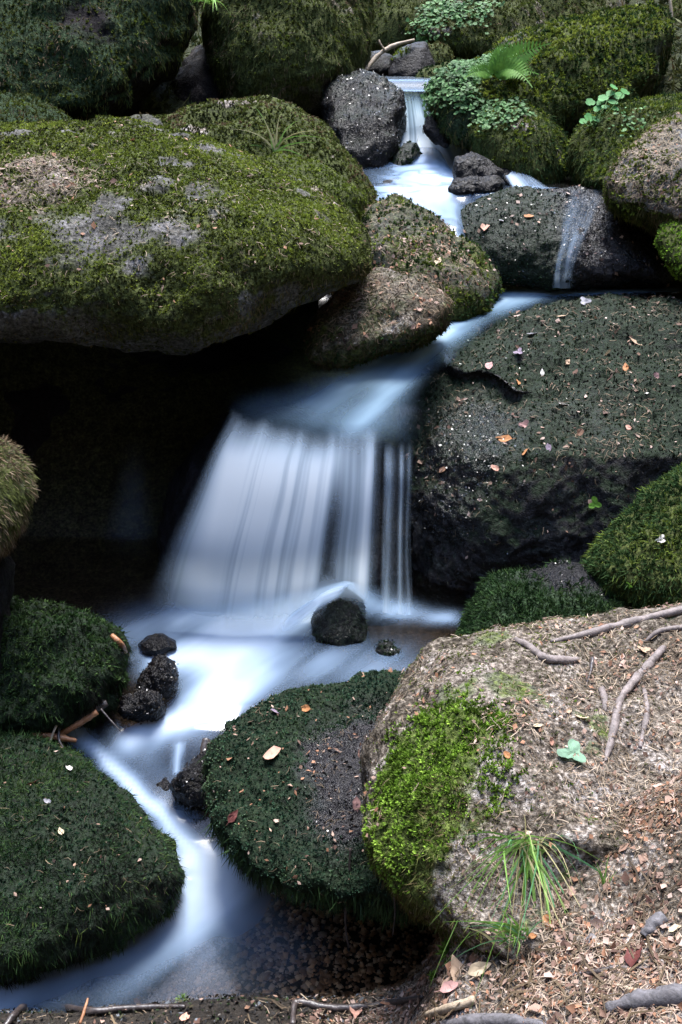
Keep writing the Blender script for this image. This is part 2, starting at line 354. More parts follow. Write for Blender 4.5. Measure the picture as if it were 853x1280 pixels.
rock('top_stone2', 'little mossy stone tucked right behind the angular stone with yellow moss', [(528, 90), (530, 60), (548, 52), (562, 58), (566, 75), (560, 92)], 7.1, .12, .3, .85, .6, 19, M_GRANITE, .95, 0, 0, name='stone', cat='stone', res=3)
rock('top_stone3', 'low grey stone left of the angular stone with yellow moss', [(455, 92), (460, 66), (478, 62), (492, 70), (494, 90), (475, 98)], 7.0, .14, .4, .85, .6, 20, M_DARK, .2, .5, 0, name='stone', cat='stone', res=3)
rock('back_a', 'shaggy mossy boulder at the top edge behind the topmost fall', [(506, 40), (512, 14), (540, 2), (590, -8), (640, -6), (672, 8), (690, 40), (660, 75), (600, 82), (545, 70)], 8.0, .5, .4, .85, .8, 21, M_GRANITE, .95, 0, noisemask(.1, .6))
rock('back_b', 'grassy brown-green boulder at the top edge left of the shaggy one', [(450, 60), (455, 10), (480, -30), (520, -40), (552, -5), (560, 40), (530, 75), (480, 80)], 8.6, .5, .4, .85, .8, 22, M_GRANITE, .9, 0, .2)
rock('back_c', 'low mossy boulder at the top edge above the long upper right boulder', [(640, 30), (660, -15), (700, -30), (740, -20), (760, 10), (740, 45), (690, 60)], 8.6, .5, .4, .85, .8, 23, M_GRANITE, .9, 0, .2)
rock('back_d', 'pale mossy boulder at the top edge right of the other back boulders', [(720, 20), (750, -25), (810, -40), (880, -20), (900, 40), (840, 70), (760, 50)], 9.2, .6, .4, .85, .8, 24, M_GRANITE, .7, 0, .4)
rock('back_e', 'mossy rock in the upper right corner behind the long boulder', [(828, 60), (838, 10), (870, -20), (960, -30), (990, 60), (950, 115), (860, 112), (832, 95)], 7.6, .5, .4, .85, .8, 25, M_GRANITE, .9, 0, 0)
rock('long_right', 'long upper right boulder with yellow-green moss along its crest', [(536, 112), (545, 92), (590, 75), (640, 45), (720, 22), (798, 6), (834, 10), (844, 40), (833, 95), (806, 130), (760, 150), (700, 172), (640, 180), (590, 175), (548, 150)], 6.1, .62, .6, .82, .9, 26, M_GRANITE, lambda V, N: np.clip(sstep(-.8, .3, N[:, 2] + .8 * fbm(V, 4, 4, 41)) - .55 * blob(V, 640, 55, 6.1, .35, .7, .5), 0, 1), 0, 0, center=(690, 95))
rock('fern_rock', 'steep mossy boulder covered in small leaves right of the topmost fall', [(534, 120), (545, 96), (580, 82), (612, 92), (640, 120), (640, 165), (610, 185), (570, 180), (545, 160)], 5.75, .3, .35, .85, .8, 27, M_DARK, .8, .2, 0)
rock('round_mid', 'round shaggy mossy boulder below the fern', [(590, 165), (612, 132), (648, 122), (688, 138), (706, 170), (708, 212), (690, 236), (645, 240), (608, 215)], 5.5, .32, .3, .85, .7, 28, M_GRANITE, .95, 0, noisemask(.2, .7))
rock('right_mossy', 'mossy boulder beside the clover on the right bank', [(712, 200), (722, 165), (742, 142), (790, 126), (850, 122), (930, 140), (950, 250), (850, 280), (745, 248), (716, 232)], 5.2, .4, .5, .85, .8, 29, M_GRANITE, .95, 0, noisemask(.3, .8))
rock('right_brown', 'brown needle-covered boulder at the right edge above the side fall', [(756, 228), (774, 192), (818, 152), (870, 130), (960, 130), (1010, 230), (980, 330), (880, 320), (825, 292), (788, 278), (762, 256)], 4.75, .38, .6, .85, .8, 30, M_GRANITE, lambda V, N: sstep(.35, -.3, N[:, 2] + .5 * fbm(V, 6, 3, 3)), 0, lambda V, N: .22 * sstep(-.1, .6, N[:, 2] + .6 * fbm(V, 5, 3, 8)))
rock('right_green', 'small bright green mossy stone at the right edge below the brown boulder', [(820, 300), (828, 280), (850, 270), (900, 272), (930, 310), (900, 360), (850, 352), (828, 325)], 4.4, .16, .4, .85, .7, 31, M_GRANITE, .95, 0, 0, name='stone', cat='stone')
def ledge_moss(V, N):
    x, y, d = project(V); return .9 * (1 - sstep(.62, .75, V[:, 0] + .05 * fbm(V, 8, 3, 5)) * .85)
rock('ledge', 'broad wet ledge rock under the thin side fall', [(556, 300), (572, 266), (596, 248), (640, 238), (700, 237), (752, 238), (790, 262), (825, 298), (845, 340), (838, 357), (760, 360), (660, 358), (600, 345), (568, 325)], 4.86, .20, .45, .8, .6, 32, M_WETMOSS, lambda V, N: .75 * (1 - sstep(.98, 1.12, V[:, 0] + .08 * fbm(V, 8, 3, 5))), lambda V, N: .45 + .45 * sstep(.9, 1.1, V[:, 0]), 0, center=(700, 300), res=3.6)
rock('mid_a', 'needle-strewn mossy boulder left of the middle pool', [(440, 262), (455, 252), (490, 250), (540, 268), (590, 308), (623, 358), (612, 392), (575, 415), (500, 420), (445, 370), (425, 310)], 4.66, .32, .6, .85, .8, 33, M_GRANITE, lambda V, N: .45 + .5 * sstep(-.2, .3, fbm(V, 6, 3, 8)), 0, lambda V, N: .3 * sstep(0, .6, N[:, 2] - .4 + .8 * fbm(V, 6, 3, 9)), res=4)
rock('mid_b', 'brown mossy boulder at the left edge of the water ramp', [(378, 450), (388, 404), (420, 364), (478, 345), (532, 350), (568, 380), (566, 410), (520, 432), (460, 452), (410, 466)], 3.93, .22, .4, .85, .8, 34, M_GRANITE, .6, 0, lambda V, N: .5 * sstep(-.1, .6, N[:, 2] + .6 * fbm(V, 7, 3, 9)), res=4)
def w_right(V, N):
    return np.clip(.55 * sstep(.25, -.2, N[:, 2] - .2 + .3 * fbm(V, 6, 3, 3)) + .95 * blob(V, 575, 510, 3.65, .30, .5, .3) + .8 * blob(V, 520, 640, 3.5, .28, .6, .3) + .9 * blob(V, 740, 480, 3.6, .25, .8, .3) * .4 + .25, 0, 1)
def s_right(px, py):
    yl = np.interp(px, [500, 530, 560, 600, 640, 680, 720], [476, 464, 455, 466, 482, 490, 486]) + 5 * np.sin(px * .09)
    up = 1 - sstep(-3, 12, py - yl)
    return .085 * up * (1 - sstep(620, 720, px)) * sstep(yl - 120, yl - 10, py)
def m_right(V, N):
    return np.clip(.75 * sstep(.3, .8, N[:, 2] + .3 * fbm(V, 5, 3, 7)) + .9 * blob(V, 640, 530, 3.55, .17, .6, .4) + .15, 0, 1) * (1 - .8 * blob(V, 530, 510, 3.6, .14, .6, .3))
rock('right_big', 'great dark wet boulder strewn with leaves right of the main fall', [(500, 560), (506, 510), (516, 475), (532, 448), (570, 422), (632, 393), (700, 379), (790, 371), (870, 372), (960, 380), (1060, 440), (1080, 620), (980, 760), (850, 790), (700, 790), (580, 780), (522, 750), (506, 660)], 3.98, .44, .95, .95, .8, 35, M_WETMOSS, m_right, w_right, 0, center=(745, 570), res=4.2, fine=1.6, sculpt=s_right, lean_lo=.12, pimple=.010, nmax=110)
rock('wet_left', 'dark rock shelf under the lip of the main fall', [(196, 640), (214, 570), (246, 510), (290, 480), (360, 470), (430, 500), (500, 520), (520, 560), (520, 770), (470, 800), (300, 800), (215, 790)], 3.86, .24, .15, .7, .6, 37, M_DARK, .1, .4, 0, center=(370, 640), drop=.13)
rock('cave_wall', 'rock wall at the back of the hollow, coloured black for the shade under the huge boulder', [(-400, 780), (-400, 420), (-200, 380), (100, 400), (330, 420), (390, 440), (330, 520), (240, 600), (205, 780), (0, 810)], 4.55, .35, .1, .7, 1.2, 38, M_DARK, .05, .4, 0, center=(10, 600), res=12)  # stone coloured near-black to paint in the hollow's shade
rock('low_a', 'mossy rock with a wet flat top behind the earthy bank', [(576, 800), (584, 770), (604, 742), (640, 722), (702, 706), (760, 714), (840, 742), (880, 780), (860, 830), (720, 850), (610, 840)], 3.0, .22, .8, .85, .7, 39, M_DARK, lambda V, N: .95 * (1 - .95 * blob(V, 735, 722, 3.05, .24, .4, .3)), lambda V, N: blob(V, 735, 722, 3.05, .26, .4, .3), 0, res=3.6)
rock('low_b', 'green mossy boulder at the right edge below the great wet one', [(722, 712), (745, 680), (775, 650), (806, 620), (850, 592), (930, 566), (1020, 600), (1040, 720), (960, 800), (830, 790), (750, 745)], 3.15, .34, .6, .85, .7, 40, M_GRANITE, .95, 0, 0, res=4.4)
def sc_bank(px, py):
    return .05 * np.exp(-((px - 620) / 120) ** 2 - ((py - 930) / 90) ** 2) - .06 * np.exp(-((px - 730) / 110) ** 2 - ((py - 1130) / 45) ** 2) + .035 * np.exp(-((py - 1040 - .1 * (px - 700)) / 28) ** 2) * sstep(600, 700, px) - .03 * np.exp(-((px - 740) / 60) ** 2 - ((py - 850) / 30) ** 2)
def s_bank(V, N):
    g = blob(V, 530, 960, 2.05, .19, .5, .5, 3, 8); g2 = blob(V, 520, 1060, 2.0, .18, .6, .4)
    return np.clip(1 - .9 * np.maximum(g, g2) - .75 * sstep(.08, .35, fbm(V, 7, 4, 93)), 0, 1)
def m_bank(V, N):
    g = np.maximum(blob(V, 530, 960, 2.05, .21, .5, .5, 3, 8), blob(V, 520, 1070, 1.97, .2, .6, .4))
    rim = np.maximum(.55 * blob(V, 640, 800, 2.45, .35, .6, .6), .62 * sstep(.08, .35, fbm(V, 7, 4, 93)))
    return np.clip(np.maximum(g, rim), 0, 1)
rock('bank_rock', 'big earthy boulder with bright moss, roots and needles in the foreground', [(462, 980), (466, 930), (480, 880), (502, 842), (540, 803), (600, 793), (680, 788), (760, 777), (853, 756), (1000, 730), (1200, 800), (1200, 1050), (1050, 1150), (900, 1190), (760, 1212), (650, 1212), (575, 1176), (520, 1125), (480, 1060)], 2.22, .26, .95, .8, .6, 41, M_EARTH, m_bank, 0, s_bank, center=(770, 1000), res=4.4, fine=1.2, sculpt=sc_bank)
rock('front_wet', 'flat-topped mossy rock with a wet top beside the lower channel', [(255, 985), (262, 945), (282, 908), (320, 878), (370, 860), (430, 850), (490, 842), (560, 850), (640, 900), (640, 1080), (560, 1150), (470, 1135), (400, 1120), (340, 1105), (300, 1075), (268, 1030)], 2.62, .14, 1.15, .8, .5, 42, M_WETMOSS, lambda V, N: np.clip(1 - 1.0 * np.maximum(blob(V, 430, 925, 2.55, .17, .4, .4), blob(V, 450, 1000, 2.4, .15, .5, .4)), 0, 1), lambda V, N: .15 + .85 * np.maximum(blob(V, 440, 920, 2.6, .2, .4, .4), blob(V, 450, 1010, 2.4, .17, .5, .4)), 0, center=(440, 985), res=3.2, fine=1.2, lump=.022)
rock('front_left', 'dark mossy boulder with hanging moss in the lower left corner', [(-190, 960), (-80, 915), (0, 914), (55, 925), (105, 948), (165, 996), (210, 1050), (230, 1098), (205, 1140), (130, 1180), (40, 1216), (-80, 1228), (-190, 1170)], 2.62, .24, .82, .88, .7, 43, M_WETMOSS, .9, .35, 0, center=(40, 1075), res=4, lump=.014)
rock('left_mid', 'dark green mossy boulder at the left edge of the main pool', [(-130, 860), (-110, 790), (-40, 766), (30, 761), (100, 772), (150, 812), (166, 850), (150, 880), (90, 908), (20, 930), (-70, 930)], 3.1, .28, .55, .86, 1.2, 44, M_WETMOSS, .95, .2, 0, center=(25, 848), res=3.6, lump=.022)
rock('left_brown', 'brown fuzzy boulder cut by the left edge before the dark hollow', [(-130, 640), (-110, 570), (-40, 548), (5, 553), (28, 578), (40, 612), (30, 652), (10, 690), (-60, 720), (-120, 700)], 2.85, .2, .3, .85, .6, 45, M_GRANITE, .7, 0, .2)
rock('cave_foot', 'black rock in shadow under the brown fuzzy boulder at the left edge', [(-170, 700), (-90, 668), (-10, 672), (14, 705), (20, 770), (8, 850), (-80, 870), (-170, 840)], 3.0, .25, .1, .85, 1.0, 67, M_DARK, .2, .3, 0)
# --- stones in the stream
rock('s1', 'mossy dark stone splitting the foot of the main fall', [(384, 815), (390, 775), (405, 748), (432, 736), (452, 750), (460, 785), (464, 812), (440, 826), (405, 826)], 3.44, .12, .3, .85, .6, 51, M_DARK, .3, .9, 0, name='stone', cat='stone', res=2.4)
rock('s2', 'small dark stone at the right end of the main pool', [(464, 814), (472, 804), (488, 802), (503, 810), (504, 822), (486, 828), (468, 824)], 3.3, .05, .3, .85, .6, 52, M_DARK, .3, .8, 0, name='stone', cat='stone', res=2)
rock('s3', 'upper of the two black glistening stones in the lower channel', [(170, 866), (176, 846), (192, 828), (206, 822), (220, 832), (220, 852), (210, 872), (186, 874)], 3.06, .07, .2, .8, .6, 53, M_DARK, .05, 1, 0, name='stone', cat='stone', res=1.6, fine=1.6, pimple=.010)
rock('s4', 'lower of the two black glistening stones in the lower channel', [(149, 890), (158, 872), (178, 862), (198, 868), (206, 884), (196, 898), (166, 898)], 2.98, .06, .2, .8, .6, 54, M_DARK, .05, 1, 0, name='stone', cat='stone', res=1.6, fine=1.6, pimple=.010)
rock('s5', 'flat stone awash in white water in the main pool', [(172, 800), (184, 790), (202, 787), (220, 795), (222, 805), (200, 812), (178, 810)], 3.28, .05, .4, .85, .5, 55, M_DARK, .1, 1, 0, drop=.02, name='stone', cat='stone', res=2)
rock('s6', 'dark stone among sticks beside the flat-topped rock', [(215, 985), (225, 968), (240, 950), (256, 935), (270, 945), (272, 985), (262, 1010), (236, 1008)], 2.82, .07, .3, .85, .8, 56, M_DARK, .1, .9, 0, name='stone', cat='stone', res=2, pimple=.010)
rock('s7', 'sunken stone in the middle of the lower channel', [(140, 965), (155, 940), (185, 925), (225, 930), (245, 950), (235, 972), (190, 985), (155, 985)], 2.84, .05, .5, .85, .5, 57, M_DARK, .1, 1, 0, drop=.10, name='stone', cat='stone', res=2.4)
rock('s8', 'upper of the two black stones stacked in the upper cascade', [(567, 214), (570, 198), (590, 193), (612, 200), (628, 216), (622, 228), (590, 230), (570, 228)], 5.15, .11, .2, .8, .6, 58, M_DARK, .05, .8, 0, name='stone', cat='stone', res=1.6, pimple=.010)
rock('s9', 'lower of the two black stones stacked in the upper cascade', [(562, 238), (570, 226), (596, 219), (622, 221), (630, 230), (622, 243), (588, 248), (566, 245)], 5.02, .11, .2, .8, .6, 59, M_DARK, .1, .8, 0, name='stone', cat='stone', res=1.6, pimple=.010)
rock('s10', 'grey stone standing in the topmost fall', [(530, 165), (533, 146), (541, 142), (552, 156), (563, 176), (560, 186), (544, 180)], 5.66, .09, .3, .85, .6, 60, M_DARK, .1, .9, 0, name='stone', cat='stone', res=1.6, pimple=.010)
rock('s11', 'mossy stone leaning left of the upper cascade', [(484, 216), (490, 196), (508, 180), (522, 178), (524, 194), (512, 206), (494, 220)], 5.7, .1, .3, .85, .7, 61, M_DARK, .4, .8, 0, name='stone', cat='stone', res=1.6)
rock('s12', 'brown stone slanting down right of the two stacked black stones', [(606, 202), (622, 198), (645, 212), (668, 228), (676, 238), (640, 240), (620, 226)], 5.28, .1, .5, .85, .6, 62, M_DARK, .05, .9, .2, name='stone', cat='stone', res=1.8)
rock('s13', 'little stone at the left foot of the upper cascade', [(474, 236), (480, 226), (492, 226), (497, 234), (488, 242), (477, 242)], 5.3, .05, .3, .85, .6, 63, M_DARK, .2, .7, .2, name='stone', cat='stone', res=1.6)
rock('s14', 'low stone showing above the huge left boulder', [(155, 152), (165, 146), (185, 143), (200, 150), (205, 160), (175, 168)], 4.7, .08, .4, .85, .6, 64, M_GRANITE, .3, 0, 0, name='stone', cat='stone', res=2.4)
rock('s15', 'glistening dark rock behind the long upper right boulder', [(815, 130), (822, 104), (845, 98), (900, 102), (920, 140), (880, 170), (830, 160)], 6.4, .2, .3, .85, .7, 65, M_DARK, .05, 1, 0, name='rock', cat='rock', res=3, pimple=.010)
rock('s16', 'low mossy stone between the topmost pool and the leafy steep boulder', [(520, 102), (524, 88), (545, 80), (580, 76), (588, 88), (570, 104)], 6.55, .12, .4, .85, .6, 66, M_GRANITE, .9, 0, 0, name='stone', cat='stone', res=2.4)

M_GROUND = rock_material('forest soil', (.010, .008, .006), (.036, .028, .021), (.03, .025, .019), (.018, .026, .010), (.05, .06, .02), bump=.9)
GOB = link('ground', mesh_np('ground', GV, GQ, True, {'moss': np.clip(.55 * sstep(2.2, 5, GV[:, 1]), 0, 1), 'wet': np.where((GV[:, 2] < -.36) & (GV[:, 2] > -.50) & (GV[:, 1] < 1.9), .5, 0.0), 'soil': np.where(GV[:, 1] < 2.2, sstep(-.5, -.42, GV[:, 2]) * sstep(-.1, .18, GV[:, 0]), 0)}), M_GROUND)
tag(GOB, 'earthy forest floor and stream bed of the gully, with unseen high banks raised to block light', None, None, 'structure')

# ------------------------------------------------------------------ ray casting on what stands there
_bv = []; _bq = []; _own = []; off = 0
for k, r in ROCKS.items():
    _bv.append(r['V']); _bq.append(r['Q'] + off); _own += [k] * len(r['Q']); off += len(r['V'])
_bv.append(GV); _bq.append(GQ + off); _own += ['ground'] * len(GQ)
BVH = BVHTree.FromPolygons(np.concatenate(_bv).tolist(), np.concatenate(_bq).tolist())
def hit(px, py, fallback=3.0):
    d = Vector(ray(px, py)).normalized()
    loc, nor, idx, dist = BVH.ray_cast(Vector(CAM), d)
    if loc is None: return pt(px, py, fallback), np.array([0, 0, 1.0]), None
    n = np.array(nor)
    if n @ np.array(d) > 0: n = -n
    return np.array(loc), n, _own[idx]
def down(x, y, z0=6.0):
    loc, nor, idx, dist = BVH.ray_cast(Vector((x, y, z0)), Vector((0, 0, -1)))
    return None if loc is None else np.array(loc)
# ------------------------------------------------------------------ water
def seg_field(X, pts):
    """max over a poly-line of gaussian falloff; pts rows: x, y, width, strength (world metres)"""
    out = np.zeros(len(X)); P = np.array(pts, float)
    for a, b_ in zip(P[:-1], P[1:]):
        ab = b_[:2] - a[:2]; L = max((ab @ ab), 1e-9)
        t = np.clip(((X - a[:2]) @ ab) / L, 0, 1)
        d = np.linalg.norm(X - (a[:2] + t[:, None] * ab), axis=1); wd = a[2] + t * (b_[2] - a[2]); s = a[3] + t * (b_[3] - a[3])
        out = np.maximum(out, s * np.exp(-(d / wd) ** 2))
    return out
def sheet(name, label, x0, x1, y0, y1, step, zfun, foamfun, mat, clearfun=None, glossv=1.0):
    xs = np.arange(x0, x1 + step / 2, step); ys = np.arange(y0, y1 + step / 2, step)
    X, Y = np.meshgrid(xs, ys, indexing='ij'); x = X.ravel(); y = Y.ravel(); z = zfun(x, y)
    V = np.stack([x, y, z], -1); i = np.arange(X.size).reshape(X.shape)
    Q = np.stack([i[:-1, :-1], i[1:, :-1], i[1:, 1:], i[:-1, 1:]], -1).reshape(-1, 4)
    f = np.clip(foamfun(V), 0, 1); c = np.zeros(len(V)) if clearfun is None else np.clip(clearfun(V), 0, 1)
    keep = (c[Q] < .995).any(1); Q = Q[keep]
    used, inv = np.unique(Q, return_inverse=True); Q = inv.reshape(-1, 4)
    me = mesh_np(name, V[used], Q, True, {'foam': (f * (1 - c))[used], 'clear': c[used], 'gloss': (glossv(V[used]) if callable(glossv) else np.full(len(used), glossv))})
    return tag(link(name, me, mat), label, None, None, 'structure')
ZW = [(1.2, -.5), (1.98, -.5), (2.1, -.47), (2.25, -.40), (2.4, -.325), (2.5, -.305), (2.62, -.3), (3.6, -.3)]
def zlow(x, y):
    P = np.stack([x, y, 0 * x], -1)
    ch = np.exp(-((y - 2.25) / .2) ** 2)
    mound = .05 * seg_field(np.stack([x, y], -1), LOWMOUND)
    return prof(ZW, y) + mound + .018 * ch * fbm(P, 7, 2, 4) + .004 * fbm(P, 5, 2, 6)
def drop_on(px, py, zf, start):
    d = ray(px, py); D = np.arange(start, 9, .01); P = CAM + D[:, None] * d; below = P[:, 2] < zf(P[:, 0], P[:, 1])
    return P[np.argmax(below)]
def LW(px, py, wd, s):
    p = drop_on(px, py, lambda x, y: prof(ZW, y), 1.5); return (p[0], p[1], wd, s)
LOWMOUND = [LW(432, 745, .07, 1), LW(380, 765, .08, .8), LW(330, 785, .09, .3)]
LOWFOAM = [
    [LW(232, 772, .07, .6), LW(320, 768, .11, .95), LW(430, 752, .08, .85), LW(500, 765, .05, .3)],
    [LW(440, 745, .04, .95), LW(380, 770, .06, 1.0), LW(300, 800, .11, 1.0), LW(215, 825, .08, .8)],
    [LW(300, 790, .12, .95), LW(275, 850, .10, .95), LW(245, 895, .07, .85), LW(165, 928, .035, .7)],
    [LW(330, 800, .11, .7), LW(320, 850, .08, .6), LW(285, 885, .045, .95), LW(215, 908, .03, .95), LW(165, 925, .025, .6)],
    [LW(90, 912, .025, .65), LW(125, 945, .017, .95), LW(165, 985, .020, 1.0), LW(205, 1025, .025, .95), LW(245, 1070, .033, .9), LW(268, 1095, .06, 1.0)],
    [LW(150, 930, .05, .3), LW(180, 950, .06, .14), LW(210, 985, .05, .12), LW(225, 1020, .04, .2)],
    [LW(225, 935, .012, .8), LW(222, 962, .01, .7)], [LW(240, 965, .012, .6), LW(236, 990, .01, .5)],
    [LW(268, 1095, .07, 1.0), LW(262, 1112, .10, .9), LW(230, 1145, .09, .45), LW(140, 1192, .07, .42), LW(60, 1226, .06, .45), LW(0, 1245, .05, .6)],
    [LW(275, 1105, .08, .9), LW(295, 1140, .10, .35), LW(330, 1170, .10, .12)],
    [LW(8, 1240, .05, .75), LW(-60, 1260, .08, .7)],
    [LW(500, 765, .06, .25), LW(560, 775, .04, .35)],
    [LW(400, 825, .14, .30), LW(480, 835, .13, .22)], [LW(180, 790, .13, .30), LW(240, 800, .14, .35)], [LW(250, 1120, .22, .26), LW(160, 1180, .18, .22)],
]
def foam_low(V):
    X = V[:, :2] + .012 * np.stack([fbm(V, 9, 2, 71), fbm(V, 9, 2, 72)], -1)
    f = np.zeros(len(V))
    for ln in LOWFOAM: f = 1 - (1 - f) * (1 - .97 * seg_field(X, ln))
    al = np.stack([V[:, 0] * .8 - V[:, 1] * .6, (V[:, 0] * .6 + V[:, 1] * .8) * .16, 0 * f], -1)
    f = f + .55 * f * (1 - f) * fbm(al, 14, 3, 9) * 2 + .22 * f * fbm(V, 6, 2, 19)
    f = np.clip(f, 0, 1)
    return np.minimum(f, .97)
sheet('stream_water', 'silky pool and lower channel of the stream below the main fall', -1.75, .45, 1.3, 3.62, .0125, zlow, foam_low, M_WATER)

ZR = [(3.0, .18), (3.08, .255), (3.14, .295), (3.22, .328), (3.32, .345), (3.7, .38), (4.2, .42), (4.7, .45), (5.1, .452)]
def RW(px, py, wd, s):
    p = drop_on(px, py, lambda x, y: prof(ZR, y), 2.8); return (p[0], p[1], wd, s)
RFOAM = [[RW(735, 362, .05, .35), RW(700, 360, .08, .8), RW(650, 368, .10, .85), RW(590, 392, .08, .6), RW(540, 430, .09, .5), RW(470, 465, .10, .42), RW(400, 500, .1, .25)],
         [RW(560, 415, .04, .55), RW(500, 470, .06, .5), RW(470, 510, .06, .35), RW(450, 540, .06, .3)], [RW(840, 362, .05, .5), RW(760, 364, .05, .6), RW(690, 364, .06, .7)],
         [RW(470, 455, .03, .5), RW(430, 462, .03, .4)], [RW(420, 520, .2, .22), RW(330, 510, .1, .12)]]
def foam_ramp(V):
    X = V[:, :2]; f = np.zeros(len(V))
    for ln in RFOAM: f = 1 - (1 - f) * (1 - seg_field(X, ln))
    st = fbm(np.stack([V[:, 0] * .9 + V[:, 1] * -.55, (V[:, 1] + V[:, 0]) * .12, 0 * X[:, 0]], -1), 14, 3, 12)
    return np.clip(f * (1 + .55 * st), 0, .92) * sstep(3.06, 3.2, V[:, 1])
def clear_ramp(V):
    px, py, D = project(V)
    left = sstep(.02, -.09, V[:, 0] + .36 + .05 * fbm(V, 8, 2, 3)) * sstep(3.95, 3.7, V[:, 1])
    xr = np.interp(V[:, 1], [3.0, 3.5, 4.0, 4.4, 4.6, 4.7], [.21, .27, .50, .78, 1.15, 2.2]) + .02 * fbm(V, 9, 2, 5)
    return np.maximum.reduce([left, sstep(3.24, 3.09, V[:, 1]), sstep(-.04, .05, V[:, 0] - xr)])
sheet('stream_water', 'smooth sliding water on the ramp above the main fall', -.55, 2.0, 3.0, 5.1, .0125, lambda x, y: prof(ZR, y) + .012 * fbm(np.stack([x, y * .6, 0 * x], -1), 6, 2, 8) * sstep(4.6, 3.6, y) - .05 * sstep(.1, .35, x) * sstep(3.4, 3.05, y), foam_ramp, M_RAMP, clear_ramp, lambda V: .6 * sstep(3.2, 3.5, V[:, 1]))

def zmid(x, y):
    base = prof([(4.3, .40), (4.55, .60), (4.8, .74), (5.15, .845), (5.4, .85), (5.7, .862), (5.95, .91), (6.15, .97)], y)
    right = np.where(y < 5.12, .845 - 1.2 * (5.12 - y), .85)
    k = sstep(.55, .68, x)
    return base * (1 - k) + np.minimum(right, .85) * k + .01 * fbm(np.stack([x, y, 0 * x], -1), 8, 2, 4) * (1 - k)
def MW(px, py, wd, s):
    p = drop_on(px, py, zmid, 4.2); return (p[0], p[1], wd, s)
MFOAM = [[MW(530, 200, .2, 1), MW(540, 225, .24, 1), MW(525, 250, .16, .95), MW(545, 275, .11, .95), MW(572, 300, .09, .9)], [MW(490, 235, .1, .9), MW(510, 260, .14, .8)],
         [MW(560, 215, .15, 1), MW(545, 245, .12, .95)], [MW(625, 203, .03, .8), MW(645, 225, .06, .9), MW(660, 236, .05, .7), MW(620, 246, .08, .7)], [MW(690, 235, .02, .3), MW(660, 236, .03, .5)]]
def foam_mid(V):
    f = np.zeros(len(V))
    for ln in MFOAM: f = 1 - (1 - f) * (1 - .84 * seg_field(V[:, :2], ln))
    return np.minimum(f * (1 + .35 * fbm(V * np.array([1, .5, 1]), 10, 3, 14)) * (1 - .5 * np.exp(-((fbm(V, 6, 2, 15) - .3) / .12) ** 2)), .96)
sheet('stream_water', 'white pool between the topmost fall and the broad ledge rock', -.1, 1.9, 4.3, 6.2, .014, zmid, foam_mid, M_WATER)
sheet('stream_water', 'small still pool feeding the topmost fall', .1, 1.1, 6.42, 7.4, .02, lambda x, y: 1.325 + 0 * x - .06 * sstep(6.6, 6.42, y), lambda V: .12 * sstep(6.9, 6.4, V[:, 1]) + .06 + 0 * V[:, 0], M_RAMP)

def ribbon(name, label, rows, nu, nv, foamfun, mat, kind='structure'):
    """rows: list of (points[(px,py,D)...]) down the flow; interpolated smoothly both ways"""
    def crom(P, n):
        P = np.asarray(P, float); m = len(P); t = np.linspace(0, m - 1, n); i = np.minimum(t.astype(int), m - 2); f = (t - i)
        f = f.reshape((-1,) + (1,) * (P.ndim - 1)); p0 = P[np.maximum(i - 1, 0)]; p1 = P[i]; p2 = P[i + 1]; p3 = P[np.minimum(i + 2, m - 1)]
        return .5 * (2 * p1 + (p2 - p0) * f + (2 * p0 - 5 * p1 + 4 * p2 - p3) * f ** 2 + (3 * p1 - p0 - 3 * p2 + p3) * f ** 3)
    R = np.stack([crom(at(*np.array(r, float).T), nu) for r in rows]); G = crom(R, nv)      # nv, nu, 3
    u = np.tile(np.linspace(0, 1, nu), nv); v = np.repeat(np.linspace(0, 1, nv), nu); V = G.reshape(-1, 3)
    f, c = foamfun(u, v, V); i = np.arange(nu * nv).reshape(nv, nu)
    Q = np.stack([i[:-1, :-1], i[:-1, 1:], i[1:, 1:], i[1:, :-1]], -1).reshape(-1, 4)
    f = np.clip(f, 0, 1); c = np.clip(c, 0, 1)
    me = mesh_np(name, V, Q, True, {'foam': f, 'clear': c, 'gloss': np.zeros(len(V))})
    return tag(link(name, me, mat), label, None, None, kind)
def strk(u, v, fu, fv, seed): return fbm(np.stack([u * fu, v * fv, 0 * u], -1), 1, 3, seed)
def gs(x, c, w_): return np.exp(-((x - c) / w_) ** 2)
def fall_foam(u, v, V):
    uu = u + .02 * v * strk(u, v, 3, 1, 3)
    lip = .06 + .045 * (strk(u, 0 * u, 22, 1, 5) * .6 + strk(u, 0 * u, 8, 1, 6)) + .05 * gs(u, .16, .07)
    on = sstep(-.02, .2, v - lip)
    gap = gs(uu, .73, .055) * sstep(.22, .5, v)
    dens = 1.06 * sstep(-.02, .14, u) * (1 - .45 * sstep(.46, .60, uu)) * (1 - sstep(.78, .97, uu)) * (1 - .88 * gap) + .40 * gs(uu, .60, .03) + .30 * gs(uu, .67, .025) * (1 - .6 * v) + .60 * gs(uu, .90, .035) + .18 * gs(uu, .965, .02)
    st = 1 + .48 * strk(uu + .02 * strk(u, v, 5, 2, 8), v, 36, .9, 15) + .30 * strk(uu, v, 13, .6, 25)
    f = on * np.clip(dens * st, 0, .95) * (.55 + .45 * sstep(.15, .36, v))
    f = np.maximum(f, sstep(.60, .78, v) * .72 * sstep(0, .2, u) * (1 - sstep(.86, 1, u)))
    f = f * sstep(0, .10 + .16 * v, u) * (1 - sstep(.90, 1, u)) * (1 - sstep(.66, .93, v))
    return f, np.ones_like(u)
